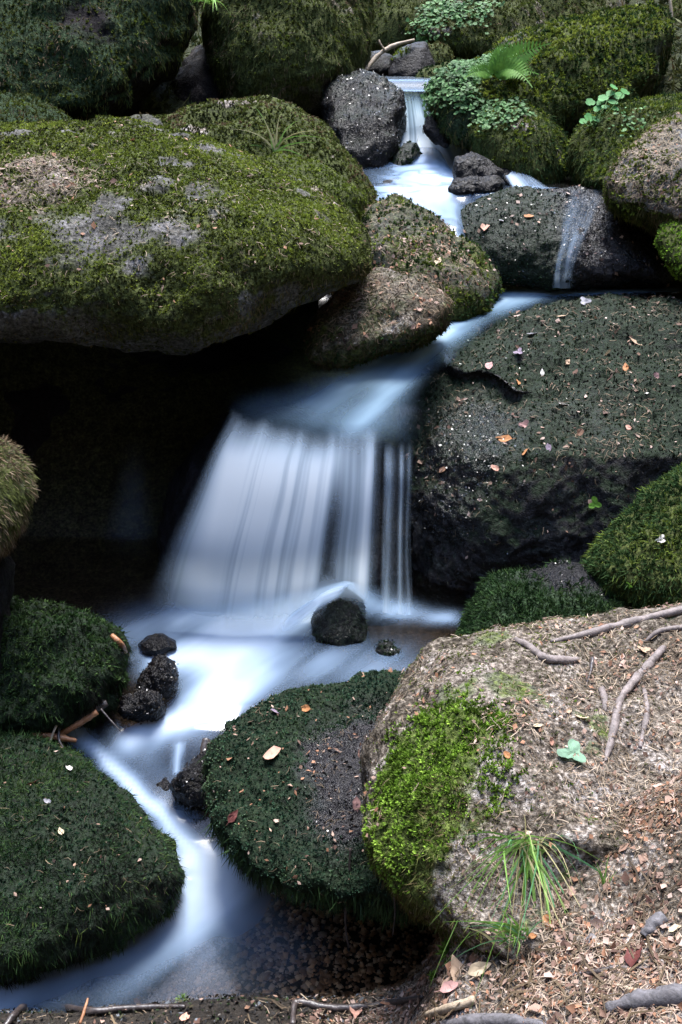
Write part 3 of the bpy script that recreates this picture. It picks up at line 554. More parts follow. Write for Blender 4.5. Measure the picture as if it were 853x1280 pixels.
ribbon('waterfall', 'main veil of silky white water falling into the pool', [
    [(286, 500, 3.50), (320, 512, 3.46), (360, 525, 3.44), (400, 528, 3.44), (440, 526, 3.44), (486, 530, 3.44)],
    [(284, 518, 3.36), (316, 533, 3.34), (356, 548, 3.33), (400, 553, 3.33), (440, 548, 3.33), (482, 551, 3.33)],
    [(262, 560, 3.31), (302, 570, 3.29), (347, 580, 3.28), (394, 584, 3.28), (438, 582, 3.28), (480, 584, 3.28)],
    [(230, 630, 3.29), (284, 632, 3.27), (335, 634, 3.26), (386, 636, 3.26), (434, 636, 3.26), (478, 636, 3.27)],
    [(200, 690, 3.30), (266, 692, 3.28), (322, 694, 3.27), (376, 694, 3.27), (428, 692, 3.28), (476, 690, 3.30)],
    [(180, 738, 3.36), (256, 742, 3.34), (314, 744, 3.33), (370, 742, 3.33), (425, 732, 3.34), (474, 738, 3.38)],
    [(166, 770, 3.39), (248, 776, 3.36), (310, 782, 3.34), (366, 776, 3.35), (424, 754, 3.36), (474, 764, 3.42)],
    [(150, 806, 3.30), (240, 816, 3.26), (310, 822, 3.24), (362, 814, 3.26), (420, 785, 3.34), (476, 790, 3.38)]], 210, 110, fall_foam, M_FALL)
ribbon('waterfall', 'thin trickles of water beside the main veil on the dark boulder', [
    [(478, 548, 3.34), (500, 548, 3.36), (518, 548, 3.38)], [(478, 600, 3.29), (500, 600, 3.29), (516, 600, 3.3)], [(476, 680, 3.34), (498, 680, 3.34), (514, 680, 3.34)], [(474, 765, 3.46), (498, 768, 3.46), (518, 768, 3.46)]],
    90, 60, lambda u, v, V: ((.28 * gs(u, .2, .10) + .26 * gs(u, .55, .06) + .14 * gs(u, .80, .06) + .03) * sstep(.02, .3, v) * (1 + .9 * strk(u + .08 * strk(v, u, 3, 1, 6), v, 9, 2.5, 4)) * sstep(0, .1, u) * (1 - sstep(.96, 1, u)) + .25 * sstep(.8, 1, v) * sstep(0, .2, u) * (1 - sstep(.8, 1, u)), np.full_like(u, .9)), M_FALL)
ribbon('waterfall', 'faint secondary fall deep in the dark hollow on the left', [[(150, 540, 4.2), (170, 540, 4.2), (190, 545, 4.2)], [(138, 620, 4.1), (165, 620, 4.08), (192, 625, 4.1)], [(112, 705, 4.0), (160, 708, 3.98), (205, 705, 4.0)]], 40, 40, lambda u, v, V: (.09 * np.sin(math.pi * u) ** 2 * sstep(0, .5, v) * (1 - sstep(.6, .95, v)), np.ones_like(u)), M_FALL)
ribbon('waterfall', 'veil of white water sliding off the stone at the foot of the main fall', [[(446, 728, 3.36), (436, 734, 3.31), (428, 746, 3.29)], [(420, 732, 3.36), (408, 742, 3.31), (400, 762, 3.29)], [(392, 748, 3.36), (380, 760, 3.32), (372, 785, 3.31)], [(360, 768, 3.36), (345, 785, 3.33), (335, 808, 3.30)]], 40, 40, lambda u, v, V: (.78 * np.sin(math.pi * np.clip(u, 0, 1)) ** 1.2 * sstep(0, .2, v) * (1 - sstep(.7, 1, v)) * (1 + .4 * strk(u, v, 9, 1, 5)), np.ones_like(u)), M_FALL)
def upfoam(u, v, V):
    st = 1 + 1.2 * strk(u, v, 15, 1.0, 7) * (1 - .6 * sstep(.6, .95, v))
    f = np.clip((.05 + .95 * sstep(.2, .55, v)) * st * (1 - .35 * gs(u, .62, .12) * (1 - sstep(.5, .8, v))), 0, .96)
    return f * sstep(0, .12, u) * (1 - sstep(.88, 1, u)), np.full_like(u, .4)
ribbon('waterfall', 'topmost small fall pouring between two boulders', [
    [(484, 100, 6.62), (515, 100, 6.62), (540, 100, 6.62)], [(498, 112, 6.40), (520, 114, 6.38), (540, 112, 6.4)], [(502, 135, 6.12), (525, 138, 6.10), (549, 138, 6.12)], [(500, 175, 5.95), (534, 178, 5.92), (575, 172, 5.95)], [(484, 215, 5.72), (540, 215, 5.66), (600, 205, 5.72)], [(472, 240, 5.35), (540, 245, 5.3), (604, 232, 5.4)]], 90, 90, upfoam, M_FALL)
ribbon('waterfall', 'small side stream sliding past the two stacked black stones', [
    [(612, 196, 5.45), (622, 196, 5.45), (632, 200, 5.45)], [(625, 212, 5.24), (640, 208, 5.24), (655, 214, 5.24)], [(640, 236, 5.08), (662, 234, 5.08), (690, 236, 5.1)]], 40, 40, lambda u, v, V: ((.35 + .55 * gs(u, .25, .2) + .25 * strk(u, v, 10, 1, 3)) * sstep(0, .2, u) * (1 - sstep(.8, 1, u)), np.full_like(u, .6)), M_FALL)
# thin stream over the ledge: laid on the rock's own face
def on_rock(px, py, lift):
    p, n, k = hit(px, py); return p + n * lift
def ledge_rows():
    rows = []
    for (a, b_, y) in ((706, 762, 240), (706, 758, 250), (704, 748, 264), (700, 738, 282), (698, 728, 302), (694, 722, 322), (692, 716, 340), (690, 716, 358)):
        row = []
        for px in np.linspace(a, b_, 5):
            p = on_rock(px, y, .014); x, yy, D = project(p[None]); row.append((x[0], yy[0], D[0]))
        rows.append(row)
    rows.insert(0, [(a, 236, 5.10) for a in np.linspace(690, 764, 5)])
    return rows
ribbon('waterfall', 'thin side fall running down the face of the broad ledge rock', ledge_rows(), 80, 90,
       lambda u, v, V: ((.24 * sstep(.05, .7, v)) * np.clip(1 + 1.3 * strk(u, v, 11, 2.2, 9), .1, 2) * sstep(0, .25, u) * (1 - sstep(.75, 1, u)) + .3 * sstep(.85, 1, v) * sstep(0, .2, u) * (1 - sstep(.8, 1, u)), np.full_like(u, .35)), M_FALL)
# ------------------------------------------------------------------ moss, needles, leaf scraps (real leaf-sized faces)
class Buf:
    def __init__(s): s.V = []; s.F = []; s.C = []; s.n = 0
    def add(s, V, F, C):
        """V (m,k,3) F (t,3) local C (m,k,3)"""
        m, k, _ = V.shape
        s.V.append(V.reshape(-1, 3)); s.C.append(C.reshape(-1, 3))
        s.F.append((F[None] + (np.arange(m) * k)[:, None, None] + s.n).reshape(-1, 3)); s.n += m * k
    def build(s, name, mat, parent=None, origin=None):
        V = np.concatenate(s.V); o = np.zeros(3) if origin is None else origin
        me = mesh_np(name, V - o, np.concatenate(s.F), False, None, np.clip(np.concatenate(s.C), 0.004, .9))
        return link(name, me, mat, parent, None if parent is not None else o)
TRIS = 0
def tangent(N):
    r = normalize(RNG.normal(size=N.shape)); return normalize(r - (r * N).sum(1, keepdims=True) * N)
def scatter(r, dens, wfun=None):
    """points on a boulder, denser where it shows larger; dens = number per 1000 square pixels of the photograph"""
    V, Q, N = r['V'], r['Q'], r['N']
    T = np.concatenate([Q[:, [0, 1, 2]], Q[:, [0, 2, 3]]])
    a, b_, c = V[T[:, 0]], V[T[:, 1]], V[T[:, 2]]; ctr = (a + b_ + c) / 3; cr = np.cross(b_ - a, c - a); ar = np.linalg.norm(cr, axis=1) / 2
    px, py, D = project(ctr); fc = -(normalize(ctr - CAM) * N[T[:, 0]]).sum(1)
    infr = (D > 1.0) * np.clip(1.12 - np.maximum.reduce([-px, px - 853, -py, py - 1280, 0 * px]) / 380, .06, 1)
    w_ = ar * (FPX / np.maximum(D, 1.4)) ** 2 * np.clip(fc + .55, 0, 1) * infr
    if wfun is not None:
        wv = wfun(V, N); w_ = w_ * wv[T].mean(1)
    tot = w_.sum(); n = int(tot * dens / 1000)
    if n < 1: return None
    global TRIS; TRIS += n
    idx = RNG.choice(len(T), n, p=w_ / tot); u = np.sqrt(RNG.random(n)); v = RNG.random(n)
    k = T[idx]; wa, wb, wc = (1 - u)[:, None], (u * (1 - v))[:, None], (u * v)[:, None]
    P = V[k[:, 0]] * wa + V[k[:, 1]] * wb + V[k[:, 2]] * wc
    Nn = normalize(N[k[:, 0]] * wa + N[k[:, 1]] * wb + N[k[:, 2]] * wc)
    return P, Nn
def palette(P, cols, freq=9, seed=1, jit=.35, spread=.45):
    cols = np.array(cols, float); n = len(cols)
    t = np.clip(.5 + 1.1 * fbm(P, freq, 3, seed) + spread * RNG.normal(size=len(P)) * .5, 0, .999) * (n - 1)
    i = np.minimum(t.astype(int), n - 2) if n > 1 else t.astype(int) * 0; f = (t - i)[:, None]
    c = cols[i] * (1 - f) + cols[np.minimum(i + 1, n - 1)] * f
    return c * (1 + jit * (RNG.random((len(P), 1)) - .5) * 2)
BLF = np.array([[0, 1, 3], [0, 3, 2], [2, 3, 4]]); BL4 = np.array([[0, 2, 1], [1, 2, 3]])
def blades(buf, P, d, L, W, col0, col1, bend=None):
    d = normalize(d); n = len(P); s = normalize(np.cross(d, normalize(RNG.normal(size=(n, 3)))))
    L = np.broadcast_to(L, n)[:, None]; W = np.broadcast_to(W, n)[:, None]
    bd = np.zeros((n, 3)) if bend is None else bend
    mid = P + d * L * .5 + bd * L * .18; tip = P + d * L + bd * L * .7
    V = np.stack([P, mid - s * W * .55, mid + s * W * .55, tip], 1)
    cm = (col0 + col1) / 2; C = np.stack([col0, cm, cm, col1], 1)
    buf.add(V, BL4, C)
def spikes(buf, P, d, L, W, col0, col1, bend):
    d = normalize(d); n = len(P); s = normalize(np.cross(d, normalize(RNG.normal(size=(n, 3))))); L = L[:, None]; W = np.broadcast_to(W, n)[:, None]
    V = np.stack([P - s * W * .5, P + s * W * .5, P + d * L + bend * L], 1)
    buf.add(V, np.array([[0, 1, 2]]), np.stack([col0, col0, col1], 1))
UP = np.array([0, 0, 1.0])
def dscale(P): return (np.maximum(((P - CAM) @ FWD), 1.6) / 2.5) ** .65
def cushion(buf, r, dens, cols, L=.011, W=.0042, k=5, w=None, spread=.8, freq=9, seed=1, base=.45, lift=.25):
    s = scatter(r, dens, w)
    if s is None: return
    P, N = s; sc = dscale(P) * (.6 + .8 * RNG.random(len(P)))
    c = palette(P, cols, freq, seed); ax = normalize(N + UP * lift + .35 * RNG.normal(size=P.shape))
    for j in range(k):
        t = tangent(ax); d = ax + t * spread * (.4 + RNG.random((len(P), 1)))
        cj = c * (.8 + .4 * RNG.random((len(P), 1)))
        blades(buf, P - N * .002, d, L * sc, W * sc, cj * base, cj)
def hanging(buf, r, dens, cols, L=.03, W=.0045, w=None, droop=.9, freq=7, seed=2, base=.5, k=1):
    s = scatter(r, dens * 2.1, w)
    if s is None: return
    P, N = s; n = len(P); sc = dscale(P) * (.45 + .9 * RNG.random(n))
    c = palette(P, cols, freq, seed)
    steep = np.clip(1 - N[:, 2:3], 0, 1.3)
    for j in range(k):
        dn = -UP + N * N[:, 2:3]; d = N * (.16 + .22 * RNG.random((n, 1))) + normalize(dn + 1e-6) * droop * np.clip(steep * 1.6, 0, 1) + .30 * RNG.normal(size=(n, 3))
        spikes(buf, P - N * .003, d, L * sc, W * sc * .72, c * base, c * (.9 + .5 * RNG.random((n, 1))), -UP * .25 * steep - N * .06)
QF = np.array([[0, 1, 2], [0, 2, 3]])
CLW = lambda V, f: .32 + .95 * sstep(-.1, .35, fbm(V, f, 3, 88))
def needles(buf, r, dens, cols, L=.016, W=.0014, w=None, lift=.12):
    s = scatter(r, dens, lambda V, N: CLW(V, 8) * (1 if w is None else w(V, N)))
    if s is None: return
    P, N = s; n = len(P); sc = dscale(P) * (.5 + RNG.random(n)); d = normalize(tangent(N) + N * lift * RNG.normal(size=(n, 1)))
    sd_ = normalize(np.cross(d, N)); c = palette(P, cols, 5, 3, .35, 1.0); Lh = (L * sc)[:, None] / 2; Wh = (W * sc)[:, None] / 2
    P = P + N * (.002 + .006 * RNG.random((n, 1))); bow = N * Lh * .15 + sd_ * Lh * .25 * RNG.normal(size=(n, 1))
    V = np.stack([P - d * Lh - sd_ * Wh, P - d * Lh + sd_ * Wh, P + bow + sd_ * Wh, P + bow - sd_ * Wh, P + d * Lh + sd_ * Wh * .6, P + d * Lh - sd_ * Wh * .6], 1)
    buf.add(V, np.array([[0, 1, 2], [0, 2, 3], [3, 2, 4], [3, 4, 5]]), np.repeat(c[:, None], 6, 1))
def scraps(buf, r, dens, cols, size=.011, w=None, tilt=.35):
    s = scatter(r, dens, (lambda V, N: CLW(V, 8) * (1 if w is None else w(V, N))) if tilt < .5 else w)
    if s is None: return
    P, N = s; n = len(P); sc = (size * dscale(P) * (.35 + 1.1 * RNG.random(n) ** 2))[:, None]
    ax = normalize(N + tilt * RNG.normal(size=(n, 3))); a = tangent(ax); b_ = np.cross(ax, a)
    c = palette(P, cols, 6, 5, .3, 1.2); P = P + N * (.003 + .006 * RNG.random((n, 1)))
    rr = lambda: .6 + .7 * RNG.random((n, 1)); asp = .35 + .5 * RNG.random((n, 1)); cu = ax * sc * (.5 * RNG.normal(size=(n, 1)))
    V = np.stack([P + a * sc * rr(), P + b_ * sc * asp * rr() + cu * .5, P - a * sc * rr() + cu * .3, P - b_ * sc * asp * rr() + cu * .5], 1)
    buf.add(V, QF, np.repeat(c[:, None], 4, 1) * (.85 + .3 * RNG.random((n, 4, 1))))

YB = [(.030, .036, .014), (.070, .084, .022), (.125, .160, .030), (.21, .26, .045)]
YG = [(.07, .095, .020), (.135, .18, .028), (.22, .28, .042), (.30, .35, .06)]          # yellow-green cushion moss; left_big's crest layer paints in top light
OL = [(.045, .055, .018), (.08, .095, .028), (.12, .13, .04), (.16, .12, .06)]            # olive, partly dead
DK = [(.010, .022, .008), (.020, .045, .015), (.036, .072, .024), (.058, .098, .032)]     # dark wet green
BT = [(.014, .034, .020), (.024, .058, .032), (.040, .085, .044), (.07, .11, .05)]       # blue-green film moss
BR = [(.06, .042, .026), (.11, .078, .045), (.17, .12, .075), (.26, .20, .14)]           # brown needles
LF = [(.10, .055, .04), (.19, .115, .08), (.30, .20, .155), (.42, .31, .26), (.26, .13, .075)]  # leaf scraps
BK = [(.007, .006, .006), (.016, .013, .011), (.030, .025, .019), (.036, .040, .018)]        # black-brown liverwort; on right_big also painted shade
BRIGHT = [(.08, .13, .018), (.15, .26, .030), (.22, .37, .045), (.30, .45, .07)]

def mv(key): return lambda V, N: ROCKS[key]['A']['moss']
def moss(key, layers, mat=M_MOSS):
    b_ = Buf(); r = ROCKS[key]
    for f, kw in layers:
        f(b_, r, **kw)
    if b_.n: tag(b_.build('moss', mat, r['ob'], r['base']), None, None, None, 'stuff')
def flakes(key, dens, w=None, size=.0045):
    b_ = Buf(); scraps(b_, ROCKS[key], dens * .75, BK[:3], size * .75, w, .5)
    if b_.n: tag(b_.build('wet_crust', M_FLAKE, ROCKS[key]['ob'], ROCKS[key]['base']), None, None, None, 'stuff')
def litter(key, layers, label, name='needle_litter'):
    b_ = Buf(); r = ROCKS[key]
    for f, kw in layers: f(b_, r, **kw)
    if b_.n: tag(b_.build(name, M_LITTER), label, None, None, 'stuff')
def up_w(lo, hi, m=None): 
    return lambda V, N: sstep(lo, hi, N[:, 2]) * (1 if m is None else ROCKS[m]['A']['moss'])
def dn_w(lo, hi, m=None): 
    return lambda V, N: sstep(hi, lo, N[:, 2]) * (1 if m is None else ROCKS[m]['A']['moss'])
ROCKS['ground'] = dict(ob=GOB, V=GV, Q=GQ, N=vnormals(GV, GQ), A={}, base=np.zeros(3))

def big_moss_w(V, N): return np.clip(.03 + ROCKS['left_big']['A']['moss'], 0, 1) * (1 - .75 * blob(V, 55, 240, 3.6, .25, .8, .6))
moss('left_big', [(cushion, dict(dens=95, cols=YB, freq=5, L=.0075, W=.0030, k=4, base=.7, w=lambda V, N: big_moss_w(V, N) * sstep(.05, .5, N[:, 2]))), (cushion, dict(dens=55, cols=YG[1:], L=.007, W=.003, k=4, base=.75, w=lambda V, N: big_moss_w(V, N) * sstep(.60, .85, N[:, 2] + .15 * fbm(V, 4, 3, 6)))),  # brighter second layer on upward faces puts the top light into colour
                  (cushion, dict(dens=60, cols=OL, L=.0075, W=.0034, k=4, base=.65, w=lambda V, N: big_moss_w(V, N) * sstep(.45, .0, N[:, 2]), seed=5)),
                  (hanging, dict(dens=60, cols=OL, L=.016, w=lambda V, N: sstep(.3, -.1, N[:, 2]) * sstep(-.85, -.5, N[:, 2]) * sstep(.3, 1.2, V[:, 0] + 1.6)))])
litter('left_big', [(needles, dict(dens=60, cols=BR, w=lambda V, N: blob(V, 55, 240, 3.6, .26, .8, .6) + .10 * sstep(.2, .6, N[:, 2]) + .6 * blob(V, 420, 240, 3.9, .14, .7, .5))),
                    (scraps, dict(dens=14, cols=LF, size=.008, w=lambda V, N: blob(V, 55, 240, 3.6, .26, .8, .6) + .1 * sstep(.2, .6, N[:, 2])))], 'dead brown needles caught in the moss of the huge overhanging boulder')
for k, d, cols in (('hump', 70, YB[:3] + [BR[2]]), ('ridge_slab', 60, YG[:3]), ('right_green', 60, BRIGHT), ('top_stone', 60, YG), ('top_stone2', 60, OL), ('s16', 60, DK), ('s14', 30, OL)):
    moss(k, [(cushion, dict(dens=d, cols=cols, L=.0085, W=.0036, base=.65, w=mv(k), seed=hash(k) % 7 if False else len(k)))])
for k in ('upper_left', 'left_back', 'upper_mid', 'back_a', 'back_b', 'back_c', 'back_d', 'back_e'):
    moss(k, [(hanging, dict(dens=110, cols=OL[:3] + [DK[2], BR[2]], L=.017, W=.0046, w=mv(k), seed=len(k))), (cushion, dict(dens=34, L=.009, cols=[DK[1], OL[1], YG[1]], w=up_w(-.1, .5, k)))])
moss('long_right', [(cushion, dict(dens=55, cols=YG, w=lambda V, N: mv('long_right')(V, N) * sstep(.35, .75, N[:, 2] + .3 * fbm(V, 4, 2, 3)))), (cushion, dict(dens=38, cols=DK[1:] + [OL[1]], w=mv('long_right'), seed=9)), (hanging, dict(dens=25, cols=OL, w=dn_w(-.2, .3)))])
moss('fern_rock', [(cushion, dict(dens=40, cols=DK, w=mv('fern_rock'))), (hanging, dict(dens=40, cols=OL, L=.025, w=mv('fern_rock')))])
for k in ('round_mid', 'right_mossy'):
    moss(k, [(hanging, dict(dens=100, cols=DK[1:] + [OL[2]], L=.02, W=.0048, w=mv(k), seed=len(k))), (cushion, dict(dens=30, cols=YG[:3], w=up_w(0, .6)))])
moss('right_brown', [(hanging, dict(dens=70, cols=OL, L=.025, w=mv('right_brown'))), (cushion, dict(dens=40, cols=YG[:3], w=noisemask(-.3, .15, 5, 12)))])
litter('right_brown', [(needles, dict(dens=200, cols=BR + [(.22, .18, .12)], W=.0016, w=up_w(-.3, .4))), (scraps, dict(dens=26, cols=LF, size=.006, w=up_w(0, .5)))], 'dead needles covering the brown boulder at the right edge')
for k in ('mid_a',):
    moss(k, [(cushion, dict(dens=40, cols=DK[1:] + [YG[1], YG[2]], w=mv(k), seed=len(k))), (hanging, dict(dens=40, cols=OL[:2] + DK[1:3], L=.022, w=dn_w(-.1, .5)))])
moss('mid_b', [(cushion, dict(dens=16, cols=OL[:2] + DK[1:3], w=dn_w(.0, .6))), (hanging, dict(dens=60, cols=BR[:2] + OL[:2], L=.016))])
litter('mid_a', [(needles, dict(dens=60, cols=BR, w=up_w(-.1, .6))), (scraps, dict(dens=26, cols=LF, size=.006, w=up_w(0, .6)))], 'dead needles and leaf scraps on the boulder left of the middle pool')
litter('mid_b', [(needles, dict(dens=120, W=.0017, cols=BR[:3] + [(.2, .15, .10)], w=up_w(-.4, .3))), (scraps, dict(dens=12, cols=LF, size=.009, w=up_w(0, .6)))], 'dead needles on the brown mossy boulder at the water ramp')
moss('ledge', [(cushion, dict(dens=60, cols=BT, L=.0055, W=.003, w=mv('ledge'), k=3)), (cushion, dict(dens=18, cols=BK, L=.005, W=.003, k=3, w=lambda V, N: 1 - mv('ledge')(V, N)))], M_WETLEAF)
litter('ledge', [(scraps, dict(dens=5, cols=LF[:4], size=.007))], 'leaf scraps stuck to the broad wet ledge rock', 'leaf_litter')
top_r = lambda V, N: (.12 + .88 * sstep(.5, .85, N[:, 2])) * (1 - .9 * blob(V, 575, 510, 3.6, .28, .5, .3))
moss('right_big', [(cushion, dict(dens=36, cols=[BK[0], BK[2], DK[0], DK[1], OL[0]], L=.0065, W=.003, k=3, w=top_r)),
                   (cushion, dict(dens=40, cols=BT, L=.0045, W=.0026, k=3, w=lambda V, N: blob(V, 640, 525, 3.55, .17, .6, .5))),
                   (hanging, dict(dens=34, cols=BK, L=.014, W=.0045, w=lambda V, N: (1 - .9 * blob(V, 590, 510, 3.6, .24, .5, .3)) * sstep(.75, .2, N[:, 2]) * sstep(-.2, .3, fbm(V, 9, 3, 61))))], M_WETLEAF)  # near-black growth on steep faces; part of its darkness paints the undercut's shade
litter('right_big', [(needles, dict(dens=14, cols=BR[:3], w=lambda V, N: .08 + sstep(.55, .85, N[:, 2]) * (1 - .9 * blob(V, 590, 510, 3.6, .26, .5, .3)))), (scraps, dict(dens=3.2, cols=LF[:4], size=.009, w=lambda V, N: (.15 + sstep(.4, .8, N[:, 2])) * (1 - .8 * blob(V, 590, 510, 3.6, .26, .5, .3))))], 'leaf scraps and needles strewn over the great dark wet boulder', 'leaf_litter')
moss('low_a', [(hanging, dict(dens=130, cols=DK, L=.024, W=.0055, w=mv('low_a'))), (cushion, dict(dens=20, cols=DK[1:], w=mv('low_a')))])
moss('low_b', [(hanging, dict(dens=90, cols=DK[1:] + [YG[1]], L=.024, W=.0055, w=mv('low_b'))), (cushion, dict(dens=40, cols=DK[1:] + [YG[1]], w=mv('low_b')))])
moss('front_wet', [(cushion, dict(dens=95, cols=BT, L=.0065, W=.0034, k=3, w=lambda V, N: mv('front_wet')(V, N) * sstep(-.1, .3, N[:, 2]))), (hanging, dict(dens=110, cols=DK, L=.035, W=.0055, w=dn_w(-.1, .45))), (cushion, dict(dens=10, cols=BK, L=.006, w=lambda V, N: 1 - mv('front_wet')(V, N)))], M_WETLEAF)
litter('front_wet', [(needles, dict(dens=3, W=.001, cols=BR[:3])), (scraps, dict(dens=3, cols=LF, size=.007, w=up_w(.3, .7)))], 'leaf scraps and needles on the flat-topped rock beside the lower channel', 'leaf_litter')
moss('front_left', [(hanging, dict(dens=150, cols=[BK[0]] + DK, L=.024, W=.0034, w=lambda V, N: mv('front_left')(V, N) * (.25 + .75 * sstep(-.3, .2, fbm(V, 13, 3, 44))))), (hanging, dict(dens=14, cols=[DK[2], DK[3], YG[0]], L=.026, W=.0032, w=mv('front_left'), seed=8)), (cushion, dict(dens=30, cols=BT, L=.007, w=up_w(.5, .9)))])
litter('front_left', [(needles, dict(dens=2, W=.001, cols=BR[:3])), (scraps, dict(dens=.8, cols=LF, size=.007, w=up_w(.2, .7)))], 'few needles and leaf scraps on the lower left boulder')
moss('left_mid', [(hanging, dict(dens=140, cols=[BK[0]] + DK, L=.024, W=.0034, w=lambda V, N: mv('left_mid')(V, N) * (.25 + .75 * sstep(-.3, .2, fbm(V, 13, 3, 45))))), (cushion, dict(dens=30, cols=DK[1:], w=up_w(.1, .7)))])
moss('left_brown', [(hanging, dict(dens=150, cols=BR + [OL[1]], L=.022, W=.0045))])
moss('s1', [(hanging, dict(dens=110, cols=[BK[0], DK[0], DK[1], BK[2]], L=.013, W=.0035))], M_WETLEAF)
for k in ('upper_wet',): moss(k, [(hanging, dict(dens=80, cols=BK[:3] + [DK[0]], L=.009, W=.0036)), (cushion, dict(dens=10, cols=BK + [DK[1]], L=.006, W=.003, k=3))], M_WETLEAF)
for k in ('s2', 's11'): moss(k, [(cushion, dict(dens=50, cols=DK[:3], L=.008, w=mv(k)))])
moss('bank_rock', [(cushion, dict(dens=14, cols=BRIGHT[:3] + [YG[1]], L=.0075, W=.0028, k=5, base=.4, w=lambda V, N: blob(V, 560, 980, 2.0, .34, .8, .8) * sstep(-.1, .3, fbm(V, 12, 3, 29)))),
                   (cushion, dict(dens=82, cols=BRIGHT, L=.0108, W=.0036, k=6, base=.25, w=lambda V, N: np.maximum.reduce([blob(V, 530, 940, 2.07, .2, .45, .5, 3, 8), .8 * blob(V, 505, 1020, 2.05, .15, .5, .4), .8 * blob(V, 600, 950, 2.0, .11, .6, .6)]) ** 1.3 * (.35 + .65 * sstep(-.25, .15, fbm(V, 22, 2, 19))), freq=16)),
                   (cushion, dict(dens=36, cols=OL[1:3] + YG[1:3], L=.0055, W=.0022, k=4, base=.7, w=lambda V, N: .8 * blob(V, 640, 805, 2.45, .33, .7, .7) + .9 * blob(V, 560, 1090, 1.95, .2, .7, .5) + .12, freq=14)),
                   (hanging, dict(dens=50, cols=OL + [BR[0]], L=.024, w=lambda V, N: blob(V, 520, 1090, 1.95, .2, .6, .5) + .9 * sstep(.1, -.4, N[:, 2])))])
bank_l = lambda V, N: (1 - .93 * np.maximum(blob(V, 530, 950, 2.07, .2, .45, .4), blob(V, 520, 1060, 1.98, .17, .5, .4))) * (.25 + .75 * sstep(.22, .55, V[:, 0])) * sstep(-.2, .3, N[:, 2]) * (.15 + .85 * sstep(-.25, .25, fbm(V, 6, 3, 91)))
litter('bank_rock', [(needles, dict(dens=75, cols=BR + [(.33, .26, .19)], L=.02, w=bank_l)), (scraps, dict(dens=30, cols=LF, size=.0065, w=bank_l))], 'needles and leaf scraps strewn over the earthy boulder in the foreground')
left_strip = lambda V, N: sstep(2.0, 1.8, V[:, 1]) * (np.abs(V[:, 0]) < 1.3) * (V[:, 1] > .9) * sstep(-.54, -.47, V[:, 2]) * sstep(.2, 0, V[:, 0])
near = lambda V, N: sstep(2.2, 1.9, V[:, 1]) * (np.abs(V[:, 0]) < 1.3) * (V[:, 1] > .9) * (.10 + .90 * sstep(-.12, .15, V[:, 0] + .06 * fbm(V, 6, 2, 8))) * sstep(-.46, -.36, V[:, 2]) * (V[:, 1] > .4)
litter('ground', [(needles, dict(dens=45, cols=BR + [(.38, .29, .22)], L=.024, W=.0015, w=near)), (scraps, dict(dens=14, cols=LF, size=.012, w=near)), (scraps, dict(dens=34, cols=LF, size=.006, w=near)), (scraps, dict(dens=26, cols=BK + BR[:2] + [(.1, .11, .12)], size=.006, tilt=.7, w=left_strip)), (needles, dict(dens=5, cols=BR, L=.02, w=left_strip)), (cushion, dict(dens=5, cols=DK, L=.007, W=.003, w=lambda V, N: left_strip(V, N) * sstep(.0, .3, fbm(V, 7, 2, 6)))), (needles, dict(dens=2, cols=BR[:2], L=.07, W=.004, w=near)), (cushion, dict(dens=3, cols=DK, w=lambda V, N: near(V, N) * sstep(.15, -.1, V[:, 0])))], 'brown carpet of needles and broken leaves on the near bank')
far_w = lambda V, N: sstep(5.5, 6.5, V[:, 1]) * sstep(14, 10, V[:, 1]) * (np.abs(V[:, 0]) < 4)
litter('ground', [(cushion, dict(dens=3, cols=OL[:3] + DK[1:3], L=.03, W=.008, w=far_w)), (hanging, dict(dens=6, cols=OL, L=.05, W=.01, w=far_w))], 'low moss and herbs growing between the upper boulders', 'moss_carpet')

flakes('right_big', 150, lambda V, N: np.clip(.02 + blob(V, 560, 540, 3.6, .30, .6, .4) + .8 * blob(V, 530, 640, 3.6, .25, .6, .4), 0, 1) * (1 - .85 * blob(V, 640, 525, 3.55, .15, .5, .4)))
flakes('front_wet', 22, lambda V, N: 1 - mv('front_wet')(V, N), .004)
flakes('ledge', 70, lambda V, N: 1.05 - mv('ledge')(V, N), .005)
flakes('upper_wet', 60, None, .005)
for k in ('s3', 's4', 's2', 's6'): flakes(k, 110, None, .004)
flakes('low_a', 6, lambda V, N: ROCKS['low_a']['A']['wet'], .004)
# ------------------------------------------------------------------ gravel on the bed of the clear shallow pool
def gravel():
    ico = cube_sphere(1); V0, Q0 = ico; T0 = np.concatenate([Q0[:, [0, 1, 2]], Q0[:, [0, 2, 3]]])
    n = 5200; px = RNG.uniform(40, 545, n); py = RNG.uniform(1050, 1255, n)
    P = np.array([onz(a, b_, -.56) for a, b_ in zip(px, py)]); z = ground_z(P[:, 0], P[:, 1]); ok = z < -.47; P = P[ok]; P[:, 2] = z[ok]; n = len(P)
    s = .004 + .0075 * RNG.random(n) ** 2.2; ax = np.stack([s * RNG.uniform(.8, 1.5, n), s * RNG.uniform(.8, 1.3, n), s * RNG.uniform(.4, .8, n)], -1)
    th = RNG.random(n) * 6.28; c, sn = np.cos(th), np.sin(th)
    L = V0[None] * (1 + .2 * RNG.normal(size=(n, len(V0), 1))) * ax[:, None]
    X = np.stack([L[..., 0] * c[:, None] - L[..., 1] * sn[:, None], L[..., 0] * sn[:, None] + L[..., 1] * c[:, None], L[..., 2]], -1) + P[:, None]
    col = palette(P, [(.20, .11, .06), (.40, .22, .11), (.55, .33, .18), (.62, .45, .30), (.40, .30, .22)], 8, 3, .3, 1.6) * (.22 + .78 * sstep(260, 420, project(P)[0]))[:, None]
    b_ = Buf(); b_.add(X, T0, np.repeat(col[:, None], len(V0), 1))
    tag(b_.build('gravel', M_PEBBLE), 'rusty brown gravel on the bed of the clear shallow pool', None, None, 'stuff')
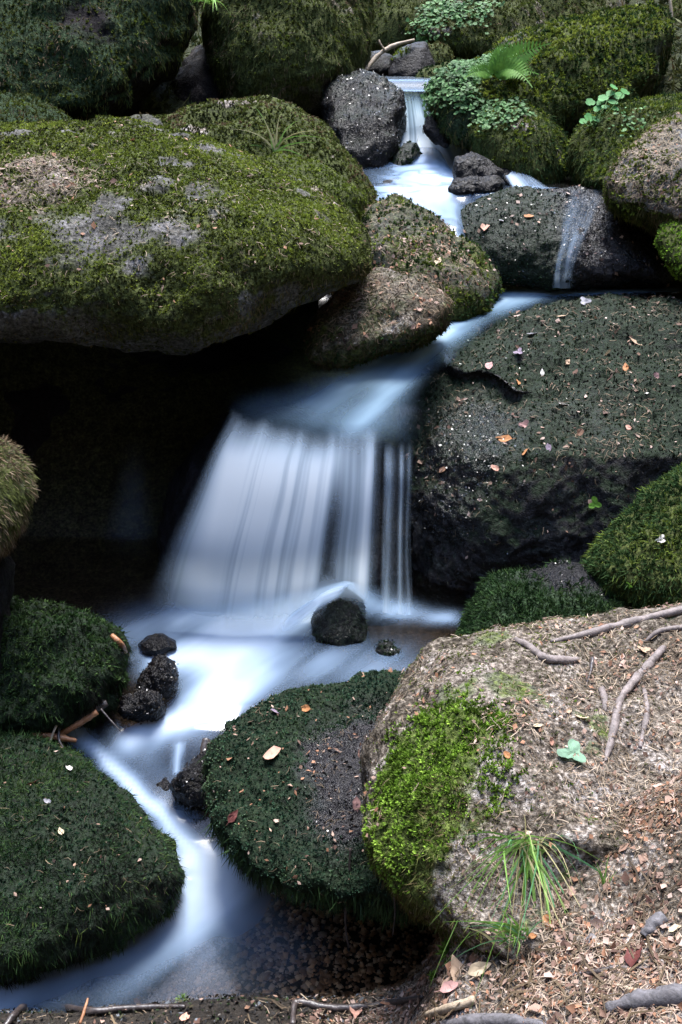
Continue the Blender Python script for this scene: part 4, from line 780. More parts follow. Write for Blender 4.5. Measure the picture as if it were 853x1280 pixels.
M_PEBBLE = leaf_material('pebbles', 0.5, 0.0, 0.4)
gravel()

# ------------------------------------------------------------------ single fallen leaves
LEAFCOL = {'tan': (.40, .28, .19), 'orange': (.38, .17, .07), 'salmon': (.50, .27, .20), 'white': (.62, .58, .54), 'grey': (.30, .29, .32), 'red': (.12, .035, .03),
           'brown': (.20, .11, .07), 'purple': (.22, .17, .22), 'straw': (.50, .40, .27), 'green': (.16, .34, .05), 'mint': (.22, .37, .25), 'pink': (.42, .24, .22), 'dark': (.06, .035, .03)}
def leaf_shape(kind, seed):
    r = np.random.default_rng(seed)
    if kind == 'lobed':      # ivy-like, three blunt lobes and a notch at the stalk
        th = np.linspace(0, 2 * math.pi, 28, endpoint=False); rad = .36 + .13 * np.cos(3 * th + .1) + .03 * np.cos(5 * th); rad *= 1 - .35 * np.exp(-((th - math.pi) / .22) ** 2)
        return np.stack([rad * np.cos(th), rad * np.sin(th)], -1)
    if kind == 'scrap':
        th = np.linspace(0, 2 * math.pi, 11, endpoint=False); rad = .34 + .16 * r.random(11); return np.stack([rad * np.cos(th) * 1.15, rad * np.sin(th) * .75], -1)
    t = np.linspace(0, 1, 8); wv = np.sin(math.pi * t ** .8) * .29 * (1 - .25 * t) * (1 + .05 * (-1) ** np.arange(8))
    up = np.stack([t - .5, wv], -1); dn = np.stack([t - .5, -wv * r.uniform(.75, 1.05)], -1)[::-1][1:-1]
    return np.concatenate([up, dn])
def fallen_leaf(px, py, spx, col, label, kind='beech', curl=.35, tilt=.3, ang=None, seed=None, name='fallen_leaf', cat='leaf', lift=.004, standing=None):
    seed = int(px * 7 + py) if seed is None else seed; r = np.random.default_rng(seed)
    p, n, k = hit(px, py); D = (p - CAM) @ FWD; L = spx / FPX * D * 1.12
    n = normalize(n + tilt * r.normal(size=3)) if standing is None else normalize(np.array(standing, float))
    a = normalize(np.cross(n, r.normal(size=3))) if ang is None else normalize((RGT * math.cos(ang) + UPV * math.sin(ang)) - n * ((RGT * math.cos(ang) + UPV * math.sin(ang)) @ n))
    b_ = np.cross(n, a); S = leaf_shape(kind, seed); m = len(S)
    rings = [S, S * .62, S * .25]; xy = np.concatenate(rings + [np.zeros((1, 2))])
    z = curl * (.9 * np.abs(xy[:, 1]) ** 1.3 + .55 * xy[:, 0] ** 2 * r.choice([-.4, 1])) + .03 * np.sin(xy[:, 0] * 34) * np.sign(xy[:, 1]) * np.abs(xy[:, 1]) + .02 * r.normal(size=len(xy))
    V = (xy[:, :1] * a + xy[:, 1:] * b_ + z[:, None] * n) * L; V -= n * (V @ n).min() * (0 if standing is not None else 1)
    F = []
    for q in range(2):
        for i in range(m): j = (i + 1) % m; F += [[q * m + i, q * m + j, (q + 1) * m + j], [q * m + i, (q + 1) * m + j, (q + 1) * m + i]]
    for i in range(m): F.append([2 * m + i, 2 * m + (i + 1) % m, 3 * m])
    base = np.array(LEAFCOL[col]); C = base * (.85 + .3 * r.random((len(V), 1))) ; C[-1] *= .7; C[:m] *= .85
    # the stalk
    if kind != 'scrap':
        s0 = V[0] if kind == 'beech' else V[m // 2]; s1 = s0 - a * L * .22 + n * L * .05; w_ = b_ * L * .012
        k0 = len(V); V = np.concatenate([V, [s0 - w_, s0 + w_, s1 + w_, s1 - w_]]); F += [[k0, k0 + 1, k0 + 2], [k0, k0 + 2, k0 + 3]]; C = np.concatenate([C, np.tile(base * .6, (4, 1))])
    me = mesh_np(name, V, np.array(F), True, None, C)
    o = link(name, me, M_PLANT if col in ('green', 'mint') else M_LITTER, None, p + n * lift)
    tag(o, label, cat); return o
LV = [
 # great wet boulder
 (612, 458, 13, 'pink', 'pale pink leaf scrap just under the mossy lip of the great wet boulder', 'scrap'),
 (677, 466, 10, 'white', 'tiny whitish leaf above the white leaf on the great wet boulder', 'beech'),
 (709, 453, 11, 'tan', 'small tan leaf right of the tiny whitish one on the great wet boulder', 'beech'),
 (647, 479, 13, 'orange', 'tan orange leaf on the edge above the blue-green patch of the great wet boulder', 'beech'),
 (703, 507, 14, 'white', 'bright white leaf in the middle of the great wet boulder', 'lobed'),
 (655, 532, 15, 'pink', 'round brownish pink leaf at the corner of the blue-green patch', 'lobed'),
 (630, 550, 22, 'orange', 'curled orange-brown leaf below the blue-green patch of the great wet boulder', 'beech'),
 (658, 566, 11, 'orange', 'small orange leaf right below the curled orange-brown one', 'scrap'),
 (618, 586, 11, 'salmon', 'salmon leaf scrap lowest on the wet face beside the trickles', 'scrap'),
 (554, 588, 10, 'brown', 'small brown leaf stuck to the wet face nearest the trickles', 'scrap'),
 (783, 460, 14, 'orange', 'rust-coloured leaf high on the right half of the great wet boulder', 'beech'),
 (793, 429, 18, 'tan', 'large tan leaf above the rust-coloured one on the great wet boulder', 'beech'),
 (761, 443, 12, 'straw', 'straw-coloured leaf left of the large tan one on the great wet boulder', 'scrap'),
 (665, 419, 15, 'grey', 'grey leaf on the crest of the great wet boulder above its mossy lip', 'beech'),
 (649, 441, 13, 'purple', 'purplish grey leaf between the mossy lip and the grey leaf', 'lobed'),
 (593, 411, 20, 'tan', 'long tan leaf on the water-side rim of the great wet boulder', 'beech'),
 (731, 378, 15, 'grey', 'silvery grey leaf on the top rim of the great wet boulder', 'lobed'),
 (701, 397, 14, 'tan', 'tan leaf just below the silvery grey one on the top rim', 'beech'),
 (686, 560, 10, 'purple', 'tiny purple leaf right of the small orange one on the dark face', 'scrap'),
 (724, 541, 12, 'brown', 'brown leaf on the dark face below the bright white leaf', 'scrap'),
 (820, 471, 11, 'pink', 'pinkish leaf right of the rust-coloured one near the right edge', 'scrap'),
 (786, 535, 9, 'salmon', 'small salmon leaf on the dark right-hand face above the green leaf', 'scrap'),
 # ledge and upper boulders
 (661, 272, 12, 'orange', 'orange leaf on the broad wet ledge rock beside the side fall', 'scrap'),
 (606, 285, 15, 'salmon', 'pale salmon leaf on the left end of the broad wet ledge rock', 'scrap'),
 (627, 277, 10, 'grey', 'grey leaf between the orange and the salmon leaf on the ledge rock', 'beech'),
 (548, 328, 16, 'straw', 'pale straw leaf on the needle-strewn boulder left of the middle pool', 'beech'),
 (803, 198, 14, 'tan', 'tan leaf on the brown boulder at the right edge', 'beech'),
 # flat-topped rock
 (383, 886, 17, 'orange', 'orange leaf near the back of the flat-topped rock', 'beech'),
 (341, 945, 25, 'salmon', 'salmon leaf lying in the middle of the flat-topped rock', 'scrap'),
 (292, 1020, 18, 'red', 'dark red leaf on the left flank of the flat-topped rock', 'beech'),
 (343, 891, 11, 'purple', 'small purple leaf left of the orange one on the flat-topped rock', 'scrap'),
 (416, 853, 13, 'dark', 'dark leaf standing on the back rim of the flat-topped rock', 'beech'),
 (445, 1006, 20, 'pink', 'pinkish leaf at the front of the wet top of the flat-topped rock', 'beech'),
 (452, 941, 12, 'salmon', 'small salmon leaf beside the bright cushion moss', 'beech'),
 # lower left boulder
 (87, 962, 10, 'white', 'tiny white leaf at the top of the lower left boulder', 'scrap'),
 (43, 981, 17, 'red', 'dark red leaf near the top of the lower left boulder', 'beech'),
 (58, 1002, 10, 'grey', 'little grey leaf below the dark red one on the lower left boulder', 'scrap'),
 (76, 1041, 13, 'straw', 'straw leaf halfway down the lower left boulder', 'beech'),
 # right side rocks
 (827, 676, 14, 'white', 'whitish violet leaf on the green boulder at the right edge', 'lobed'),
 (789, 731, 14, 'green', 'yellow-green leaf lying on the wet flat top behind the earthy bank', 'beech'),
 # earthy bank
 (804, 815, 16, 'tan', 'tan leaf beside the upper end of the long upright root', 'lobed'),
 (728, 900, 19, 'straw', 'pale leaf left of the long upright root above the green leaf', 'lobed'),
 (710, 890, 10, 'tan', 'little tan leaf left of the pale one above the green leaf', 'scrap'),
 (686, 926, 16, 'salmon', 'salmon leaf left of the green heart-shaped leaf', 'scrap'),
 (673, 909, 13, 'straw', 'pale straw leaf above the salmon leaf on the earthy boulder', 'beech'),
 (657, 879, 13, 'salmon', 'pinkish leaf on the bare grey earth right of the bright moss', 'scrap'),
 (634, 945, 11, 'orange', 'small orange leaf at the right edge of the bright moss', 'scrap'),
 (570, 1207, 32, 'tan', 'large ribbed beech leaf standing upright at the foot of the bank', 'beech'),
 (601, 1207, 30, 'straw', 'curled pale beech leaf right of the large upright one', 'beech'),
 (566, 1236, 28, 'pink', 'pinkish brown leaf below the large upright beech leaf', 'beech'),
 (519, 1266, 24, 'tan', 'tan leaf at the bottom edge left of the grey flat stone', 'beech'),
 (444, 1268, 30, 'salmon', 'salmon leaf at the bottom edge on the dark branch', 'beech'),
 (654, 1246, 22, 'tan', 'broad tan leaf lying flat on the needle carpet near the grey flat stone', 'scrap'),
 (685, 1152, 16, 'orange', 'orange leaf hanging right of the grass tuft', 'scrap'),
 (665, 1171, 13, 'orange', 'small orange leaf under the grass tuft', 'beech'),
 (741, 1174, 15, 'white', 'white leaf scrap below the bare earth of the bank', 'scrap'),
 (787, 1177, 21, 'white', 'greyish white leaf above the dark red-brown leaf', 'beech'),
 (797, 1194, 40, 'red', 'big dark red-brown curled leaf in the needles on the right', 'beech'),
 (837, 1180, 24, 'brown', 'dark brown leaf at the right edge beside the bark piece', 'beech'),
 (845, 1164, 16, 'straw', 'pale leaf at the right edge above the dark brown leaf', 'scrap'),
 (799, 1118, 18, 'tan', 'left one of the pair of tan leaves on the right slope', 'beech'),
 (814, 1124, 18, 'salmon', 'right one of the pair of tan leaves on the right slope', 'beech'),
 (766, 1250, 13, 'grey', 'grey-white leaf scrap left of the grey buried wood', 'scrap'),
 (173, 1252, 12, 'orange', 'orange leaf behind the mossy branch at the bottom', 'beech'),
 (230, 1275, 16, 'salmon', 'salmon leaf below the little green moss clump at the bottom', 'scrap'),
 (310, 1262, 13, 'brown', 'brown leaf on the dark strip of ground at the bottom', 'beech'),
]
for (x, y, s_, c_, lab, kd) in LV:
    if (x, y) in ((570, 1207),): fallen_leaf(x, y + 8, s_ * 1.2, c_, lab, kd, .3, 0, math.radians(105), lift=.018, standing=(.15, -.62, .78))
    elif (x, y) in ((601, 1207),): fallen_leaf(x, y + 4, s_, c_, lab, kd, .7, 0, math.radians(25), lift=.012, standing=(-.2, -.6, .75))
    else: fallen_leaf(x, y, s_, c_, lab, kd, curl=.5 if s_ > 14 else .3)
fallen_leaf(715, 943, 36, 'mint', 'green heart-shaped leaf with holes lying on the earthy boulder', 'lobed', .15, .05, math.radians(-60))
fallen_leaf(741, 629, 17, 'green', 'yellow-green leaf dangling in front of the dark wet face', 'lobed', .3, 0, math.radians(-20), lift=.02, standing=(.1, -.9, .4))

# ------------------------------------------------------------------ roots, sticks, stems
def tube_mesh(P, R, sides=8, seed=0, knob=.17):
    P = np.array(P, float); r = np.random.default_rng(seed); m = len(P)
    t = np.linspace(0, m - 1, max(3, int((m - 1) * 6))); i = np.minimum(t.astype(int), m - 2); f = (t - i)[:, None]
    p0 = P[np.maximum(i - 1, 0)]; p1 = P[i]; p2 = P[i + 1]; p3 = P[np.minimum(i + 2, m - 1)]
    C = .5 * (2 * p1 + (p2 - p0) * f + (2 * p0 - 5 * p1 + 4 * p2 - p3) * f ** 2 + (3 * p1 - p0 - 3 * p2 + p3) * f ** 3)
    Rr = np.interp(t, np.arange(m), np.broadcast_to(R, m)) * (1 + knob * fbm(C, 22, 2, seed + 3) * 2)
    T = normalize(np.gradient(C, axis=0)); a = normalize(np.cross(T, np.array([.13, .31, .94]))); b_ = np.cross(T, a)
    th = np.arange(sides) / sides * 2 * math.pi
    V = (C[:, None] + (a[:, None] * np.cos(th)[None, :, None] + b_[:, None] * np.sin(th)[None, :, None]) * (Rr[:, None] * (1 + knob * r.normal(size=(len(C), sides)) * .6))[..., None]).reshape(-1, 3)
    n = len(C); F = []
    for q in range(n - 1):
        for j in range(sides):
            k = (j + 1) % sides; F += [[q * sides + j, q * sides + k, (q + 1) * sides + k], [q * sides + j, (q + 1) * sides + k, (q + 1) * sides + j]]
    V = np.concatenate([V, C[:1], C[-1:]]); e = n * sides
    for j in range(sides): k = (j + 1) % sides; F += [[e, k, j], [e + 1, (n - 1) * sides + j, (n - 1) * sides + k]]
    return V, np.array(F)
def bark_material(name, lo, hi, rough=.7):
    m, t = new_mat(name); b = NB(t); tc = b.n('ShaderNodeTexCoord').outputs['Object']
    n1 = b.noise(45, 5, .7, tc, .5); n2 = b.noise(160, 3, .7, tc)
    p = b.n('ShaderNodeBsdfPrincipled'); b.l(b.ramp(b.math('ADD', b.math('MULTIPLY', n1, .6), b.math('MULTIPLY', n2, .4)), [(.36, lo), (.64, hi)]), p.inputs['Base Color']); p.inputs['Roughness'].default_value = rough
    bp = b.n('ShaderNodeBump'); bp.inputs['Strength'].default_value = .7; bp.inputs['Distance'].default_value = .004; b.l(n1, bp.inputs['Height']); b.l(bp.outputs[0], p.inputs['Normal'])
    o = b.n('ShaderNodeOutputMaterial'); b.l(p.outputs[0], o.inputs[0]); return m
M_ROOT = bark_material('root bark', (.06, .048, .043), (.23, .19, .18)); M_STICK = bark_material('wet dark stick', (.015, .012, .012), (.07, .055, .05), .35)
M_WOOD = bark_material('orange split wood', (.16, .06, .025), (.38, .18, .08), .5); M_PALE = bark_material('pale dry stem', (.20, .15, .10), (.45, .36, .26)); M_GREYW = bark_material('grey buried wood', (.045, .043, .045), (.15, .14, .15))
def surf_tube(name, cat, label, pts, rpx, mat, sink=.3, seed=0, lifts=None, group=None, parent=None):
    P = []; R = []
    for i, q in enumerate(pts):
        p, n, k = hit(q[0], q[1]); D = (p - CAM) @ FWD
        r_ = (rpx[i] if isinstance(rpx, (list, tuple)) else rpx) / 2 / FPX * D
        if len(q) > 2: p = pt(q[0], q[1], q[2]); D = q[2]
        P.append(p + n * (r_ * (1 - sink * 2) + (lifts[i] if lifts else 0)) if len(q) == 2 else p); R.append(r_)
    V, F = tube_mesh(P, R, 7, seed); base = V.mean(0)
    o = link(name, mesh_np(name, V - base, F, True), mat, None, base); tag(o, label, cat, group); return o
surf_tube('exposed_root', 'root', 'long grey root running along the top rim of the earthy boulder', [(880, 757), (853, 764), (800, 777), (760, 787), (720, 797), (688, 803)], [10, 11, 11, 11, 9, 6], M_ROOT, .34, 1)
surf_tube('exposed_root', 'root', 'bent reddish root stub near the top rim of the earthy boulder', [(644, 800), (664, 811), (680, 824), (700, 827), (722, 826)], [7, 10, 13, 13, 8], M_ROOT, .34, 2)
surf_tube('exposed_root', 'root', 'long upright root crossing the earthy boulder above the green leaf', [(830, 810), (812, 832), (795, 850), (776, 876), (768, 905), (762, 935), (756, 952)], [8, 11, 12, 11, 11, 10, 5], M_ROOT, .34, 3)
surf_tube('exposed_root', 'root', 'short root right of the long upright one', [(805, 862), (808, 885), (805, 912), (800, 935)], [6, 9, 8, 4], M_ROOT, .34, 4)
surf_tube('exposed_root', 'root', 'thin grey root at the right edge below the long rim root', [(880, 782), (853, 785), (825, 790), (806, 804)], [8, 8, 7, 4], M_ROOT, .34, 5)
surf_tube('exposed_root', 'root', 'stubby root left of the long upright one', [(752, 862), (755, 875), (756, 890)], [7, 9, 4], M_ROOT, .34, 6)
surf_tube('twig', 'twig', 'forked dark twig beside the bent reddish root', [(742, 826), (738, 840), (733, 856), (729, 872)], [9, 5, 3, 2], M_STICK, .1, 7)
surf_tube('fallen_branch', 'branch', 'dark mossy branch lying along the bottom edge of the picture', [(4, 1290), (22, 1268), (42, 1258), (80, 1262), (110, 1267), (150, 1264), (190, 1262), (232, 1260)], [9, 9, 10, 8, 8, 8, 8, 6], M_STICK, .1, 8)
surf_tube('fallen_branch', 'branch', 'black crooked branch right of the mossy one at the bottom', [(366, 1285), (368, 1262), (376, 1256), (410, 1262), (450, 1262), (490, 1256), (530, 1247)], [9, 10, 9, 9, 9, 8, 4], M_STICK, .1, 9)
surf_tube('stick', 'stick', 'broken orange-brown stick leaning on the left boulder above the black stones', [(138, 795), (150, 810), (162, 828)], [9, 9, 6], M_WOOD, .1, 10)
surf_tube('stick', 'stick', 'thick dark stick jammed between the two left boulders', [(70, 910, 2.90), (98, 896, 2.90), (134, 878, 2.92)], [9, 11, 9], M_STICK, 0, 11)
surf_tube('stick', 'stick', 'orange split stick under the thick dark one', [(76, 917, 2.87), (100, 904, 2.87), (122, 890, 2.88)], [7, 10, 8], M_WOOD, 0, 12)
surf_tube('stick', 'stick', 'orange stick lowest in the jam between the left boulders', [(40, 918, 2.84), (66, 920, 2.84), (96, 926, 2.84)], [6, 8, 4], M_WOOD, 0, 13)
surf_tube('twig', 'twig', 'thin arching twig in the jam between the left boulders', [(62, 930, 2.82), (72, 905, 2.83), (88, 888, 2.86), (104, 884, 2.88)], 3, M_PALE, 0, 14)
surf_tube('twig', 'twig', 'thin twig pointing out over the white water', [(126, 886, 2.88), (138, 900, 2.87), (151, 914, 2.86)], [3, 2, 1.5], M_STICK, 0, 15)
surf_tube('twig', 'twig', 'dark twig hanging from the jam over the lower left boulder', [(76, 900, 2.86), (74, 925, 2.82), (88, 945, 2.80)], [3, 3, 2], M_STICK, 0, 16)
surf_tube('stick', 'stick', 'thick black stick beside the flat-topped rock at the lower channel', [(259, 924, 2.83), (252, 950, 2.80), (247, 980, 2.76), (247, 1000, 2.74)], [9, 10, 8, 5], M_STICK, 0, 17)
surf_tube('twig', 'twig', 'black twig forking left from the thick black stick', [(257, 940, 2.81), (245, 955, 2.79), (239, 965, 2.78)], [4, 3, 2], M_STICK, 0, 18)
surf_tube('twig', 'twig', 'pale forked branch behind the upper wet boulder', [(440, 106, 6.45), (455, 90, 6.6), (470, 72, 6.7), (490, 58, 6.75), (518, 50, 6.8)], [4, 5, 5, 5, 3], M_PALE, 0, 19)
surf_tube('twig', 'twig', 'short side twig on the pale forked branch', [(482, 64, 6.72), (476, 55, 6.7), (474, 50, 6.7)], [3, 2, 2], M_PALE, 0, 20)
surf_tube('stem', 'stem', 'tall pale dry stem in the upper right corner', [(836, -12, 6.6), (840, 20, 6.6), (843, 48, 6.6)], [3, 3, 2], M_PALE, 0, 21)
surf_tube('rootlet', 'rootlet', 'longest rootlet hanging from the flat-topped rock over the clear pool', [(438, 1060, 2.28), (436, 1100, 2.28), (432, 1150, 2.29), (436, 1185, 2.3)], [3, 3, 2.5, 1.5], M_STICK, 0, 22)
surf_tube('rootlet', 'rootlet', 'pale rootlet hanging alone under the earthy boulder', [(551, 1135, 2.03), (548, 1160, 2.04), (552, 1178, 2.05), (547, 1200, 2.06)], [2.5, 2, 2, 1.2], M_PALE, 0, 23)
surf_tube('rootlet', 'rootlet', 'thin rootlet hanging between the other two over the clear pool', [(492, 1110, 2.08), (494, 1140, 2.09), (491, 1170, 2.1)], [2.5, 2, 1.2], M_STICK, 0, 24)
surf_tube('twig', 'twig', 'thin pale twig sticking up from the bottom edge branch', [(415, 1285), (396, 1262), (376, 1242, 2.2)], [2.5, 2.5, 1.5], M_PALE, 0, 25)
surf_tube('twig', 'twig', 'red-brown twig standing across the mossy branch', [(100, 1280, 2.06), (106, 1262, 2.08), (110, 1248, 2.1)], [3, 3, 2], M_WOOD, 0, 26)
surf_tube('stick', 'stick', 'pale smooth stick at the foot of the bank near the bottom edge', [(538, 1271), (565, 1262), (596, 1252)], [9, 11, 9], M_PALE, .1, 27)
surf_tube('stick', 'stick', 'short dark stick in the needles below the bare earth', [(735, 1220), (755, 1215), (775, 1209)], [7, 8, 5], M_STICK, .1, 28)
surf_tube('bark_piece', 'bark', 'purplish piece of bark at the right edge above the dark brown leaf', [(806, 1172), (818, 1160), (832, 1148)], [13, 17, 12], M_GREYW, .25, 29)
surf_tube('stick', 'stick', 'pale short stick left of the dark red-brown leaf', [(748, 1184), (762, 1182), (778, 1184)], [6, 6, 5], M_PALE, .1, 30)
surf_tube('stick', 'stick', 'long thin stick lying across the needle carpet', [(690, 1230), (740, 1214), (800, 1211), (850, 1216)], [3, 4, 4, 3], M_ROOT, .0, 31)
surf_tube('stick', 'stick', 'straw-coloured stick nearest the lower right corner', [(770, 1232), (795, 1240), (815, 1240)], [5, 6, 4], M_PALE, .0, 32)
surf_tube('buried_wood', 'wood', 'grey weathered wood half buried in needles in the lower right corner', [(760, 1262), (800, 1252), (850, 1248), (900, 1250)], [12, 26, 26, 20], M_GREYW, .42, 33)
surf_tube('buried_wood', 'wood', 'grey flat wood half buried at the bottom edge', [(545, 1285), (590, 1279), (640, 1278), (690, 1284)], [14, 20, 20, 10], M_GREYW, .42, 34)

# ------------------------------------------------------------------ plants
def blade_mesh(P0, d, L, W, bend, n=6):
    d = normalize(np.array(d, float)); s = normalize(np.cross(d, np.array([0.2, -.9, .35]))); V = []
    for i in range(n + 1):
        t = i / n; c = P0 + d * L * t + np.array(bend) * L * t * t; w_ = W * (1 - t ** 2 * .95) / 2
        V += [c - s * w_, c + np.array([0, -.25 * w_, 0]) , c + s * w_]
    F = []
    for i in range(n):
        for j in (0, 1): a = i * 3 + j; F += [[a, a + 1, a + 4], [a, a + 4, a + 3]]
    return np.array(V), np.array(F)
def grass(label, px, py, blades_, col, jit=2.0, D=None):
    p = hit(px, py)[0] if D is None else pt(px, py, D); Dd = (p - CAM) @ FWD; u = Dd / FPX
    t = bpy.data.objects.new('grass_tuft', None); COL.objects.link(t); t.location = p; tag(t, label, 'grass')
    for (dx, dy, fwd_, Lp, Wp, bx, by, c) in blades_:
        d = RGT * dx + UPV * dy - FWD * fwd_
        V, F = blade_mesh(np.array([RNG.normal() * jit * u, RNG.normal() * .3 * jit * u, -.004 + RNG.normal() * .5 * jit * u]), d, Lp * u * 1.45, Wp * u, (RGT * bx + UPV * by))
        cc = np.array(c) * RNG.uniform(.8, 1.2); C = np.tile(cc, (len(V), 1)) * np.linspace(.8, 1.15, len(V))[:, None]
        link('blade', mesh_np('blade', V, F, True, None, C), M_PLANT, t)
    return t
G1, G2, G3, GS = (.16, .31, .06), (.23, .40, .10), (.14, .33, .15), (.42, .38, .20)
_r = random.Random(5)
grass('tuft of long green and straw grass hanging down the front of the earthy boulder', 660, 1050,
    [(_r.uniform(-.9, .45), _r.uniform(-.9, .6), _r.uniform(.3, .5), _r.uniform(45, 95), _r.uniform(1.8, 3.4), _r.uniform(-.35, .2), _r.uniform(-.8, -.4), _r.choice([G1, G2, G3, G2])) for _ in range(44)]
    + [(_r.uniform(-.25, .2), _r.uniform(-1, .5), _r.uniform(.3, .5), _r.uniform(60, 100), _r.uniform(1.4, 2.2), _r.uniform(-.2, .2), _r.uniform(-.6, -.2), GS) for _ in range(22)]
    + [(.55, .0, .4, 62, 4, .35, -.55, G3), (.15, -.8, .35, 105, 4.5, -.2, -.3, G2), (-.05, -.8, .35, 110, 4.5, -.2, -.3, G1)], None, 11)
grass('low arching grass at the foot of the earthy boulder beside the upright beech leaf', 648, 1172,
    [(_r.uniform(-.9, .5), _r.uniform(.3, 1), _r.uniform(.2, .5), _r.uniform(30, 70), _r.uniform(2.2, 3.6), _r.uniform(-.5, .2), _r.uniform(-.7, -.2), _r.choice([G1, G2, G3, GS])) for _ in range(30)], None, 13)
grass('tiny tuft of four green blades on the bare slope', 757, 1108, [(-.25, 1, .3, 30, 2.6, -.1, -.05, G1), (.0, 1, .3, 34, 2.6, .05, 0, G2), (-.1, 1, .2, 26, 2.4, -.3, -.1, G1), (.2, 1, .3, 22, 2.4, .2, -.1, G2)], None)
grass('pale wispy grass tuft on the rounded boulder behind the huge left one', 343, 190, [(-.4, .9, .2, 46, 2.4, -.5, -.5, GS), (-.1, 1, .2, 48, 2.4, -.25, -.2, G2), (.1, 1, .2, 46, 2.4, .35, -.4, G2), (.5, .8, .2, 46, 2.4, .6, -.7, G1), (.3, .9, .2, 44, 2.2, .7, -.6, GS), (-.7, .5, .2, 36, 2.2, -.3, -.6, G2), (.7, .5, .2, 34, 2.2, .3, -.4, G1), (-.2, .8, .2, 34, 3, -.1, -.1, GS), (.0, .9, .2, 30, 3, .1, 0, GS), (.6, .2, .3, 30, 2.2, .2, -.7, G2)], None)
grass('small upright grass tuft on top of the leafy steep boulder', 597, 72, [(-.3, 1, .1, 20, 2.4, -.2, 0, G2), (0, 1, .1, 24, 2.4, -.1, 0, G1), (.3, 1, .1, 22, 2.4, .3, -.3, G2), (.6, .7, .1, 26, 2.2, .6, -.8, GS), (-.1, 1, .1, 18, 2.4, .2, -.1, G1)], None)
grass('bright green grass hanging over the gap between the two upper left boulders', 262, 2, [(-.4 + .09 * i, .1, .5, 26 + (i * 7) % 12, 2.6, -.1 + .02 * i, -.9, (G2, G1, (.2, .38, .06))[i % 3]) for i in range(10)], None, D=5.7)
# fern
def fern():
    p = hit(616, 96)[0] + np.array([0, -.03, .01]); u = ((p - CAM) @ FWD) / FPX
    t = bpy.data.objects.new('fern', None); COL.objects.link(t); t.location = p; tag(t, 'bright green fern on the steep leafy boulder right of the topmost fall', 'fern')
    for (dx, dy, fw, L, bx, by) in ((.75, .75, .3, 70, .25, -.25), (.55, .3, .5, 62, -.05, -.85), (.1, 1, .2, 46, .3, -.15), (-.7, .25, .5, 44, -.1, -.6), (.95, .35, .4, 52, .1, -.45)):
        d = normalize(RGT * dx + UPV * dy - FWD * fw); b_ = RGT * bx + UPV * by; Vs = []; Fs = []; k = 0
        n = 17
        for i in range(n):
            tt = (i + .7) / n; c = (d * tt + b_ * tt * tt) * L * u; tan = normalize(d + 2 * b_ * tt); s = normalize(np.cross(tan, -FWD)); ll = L * u * .30 * math.sin(math.pi * min(1, .18 + tt * .82)) ** .8 * (1 - .35 * tt)
            nn = np.cross(s, tan)
            for sg in (-1, 1):
                a = c; e = c + (s * sg + tan * .45) * ll + nn * ll * .12; w_ = tan * ll * .16; m = (a + e) / 2 + nn * ll * .08
                Vs += [a - w_ * .5, a + w_ * .6, m - w_, m + w_, e]; Fs += (BLF + k).tolist(); k += 5
            # the stalk
            c2 = (d * (tt + 1 / n) + b_ * (tt + 1 / n) ** 2) * L * u; w_ = s * u * .8
            Vs += [c - w_, c + w_, c2 + w_ * .7, c2 - w_ * .7]; Fs += [[k, k + 1, k + 2], [k, k + 2, k + 3]]; k += 4
        V = np.array(Vs); C = np.tile(np.array((.14, .30, .05)) * RNG.uniform(.85, 1.2), (len(V), 1)) * RNG.uniform(.85, 1.15, (len(V), 1))
        link('frond', mesh_np('frond', V, np.array(Fs), False, None, C), M_PLANT, t)
fern()
def round_leaf(c, r_, n, notch=True):
    n = normalize(np.array(n, float)); a = normalize(np.cross(n, np.array([.3, .9, .1]))); b_ = np.cross(n, a); th = np.linspace(0, 2 * math.pi, 18, endpoint=False)
    rad = r_ * (1 - .22 * np.maximum(0, np.cos(th * 3)) ** 6) if notch else r_ * np.ones(18)
    V = [c + (a * math.cos(q) + b_ * math.sin(q)) * k + n * (.12 * r_) for q, k in zip(th, rad)] + [c]
    return np.array(V), np.array([[i, (i + 1) % 18, 18] for i in range(18)])
def clover():
    base = pt(742, 156, 5.05); u = 5.05 / FPX
    t = bpy.data.objects.new('clover_plant', None); COL.objects.link(t); t.location = base; tag(t, 'light green round-leaved plant between the long boulder and the right mossy boulder', 'plant')
    for (x, y) in ((767, 109), (763, 117), (781, 115), (774, 120), (754, 123), (766, 128), (757, 134), (747, 136), (751, 128), (738, 128), (769, 136), (736, 147), (752, 144), (729, 152), (744, 149), (760, 146)):
        c = pt(x, y, 5.05 + RNG.uniform(-.08, .08)) - base; V, F = round_leaf(c, u * RNG.uniform(5, 7), np.array([RNG.normal() * .25, -.55 + RNG.normal() * .2, .85]))
        lf = link('leaf', mesh_np('leaf', V, F, True, None, np.tile(np.array((.11, .30, .10)) * RNG.uniform(.8, 1.25), (len(V), 1))), M_PLANT, t)
        V, F = tube_mesh([np.zeros(3) + RNG.normal(size=3) * u * 2, c * .5 + np.array([0, -.01, -.012]), c], [u * .6, u * .5, u * .4], 4, 3, .02)
        link('stem', mesh_np('stem', V, F, True, None, np.tile((.10, .2, .06), (len(V), 1))), M_PLANT, lf)
clover()
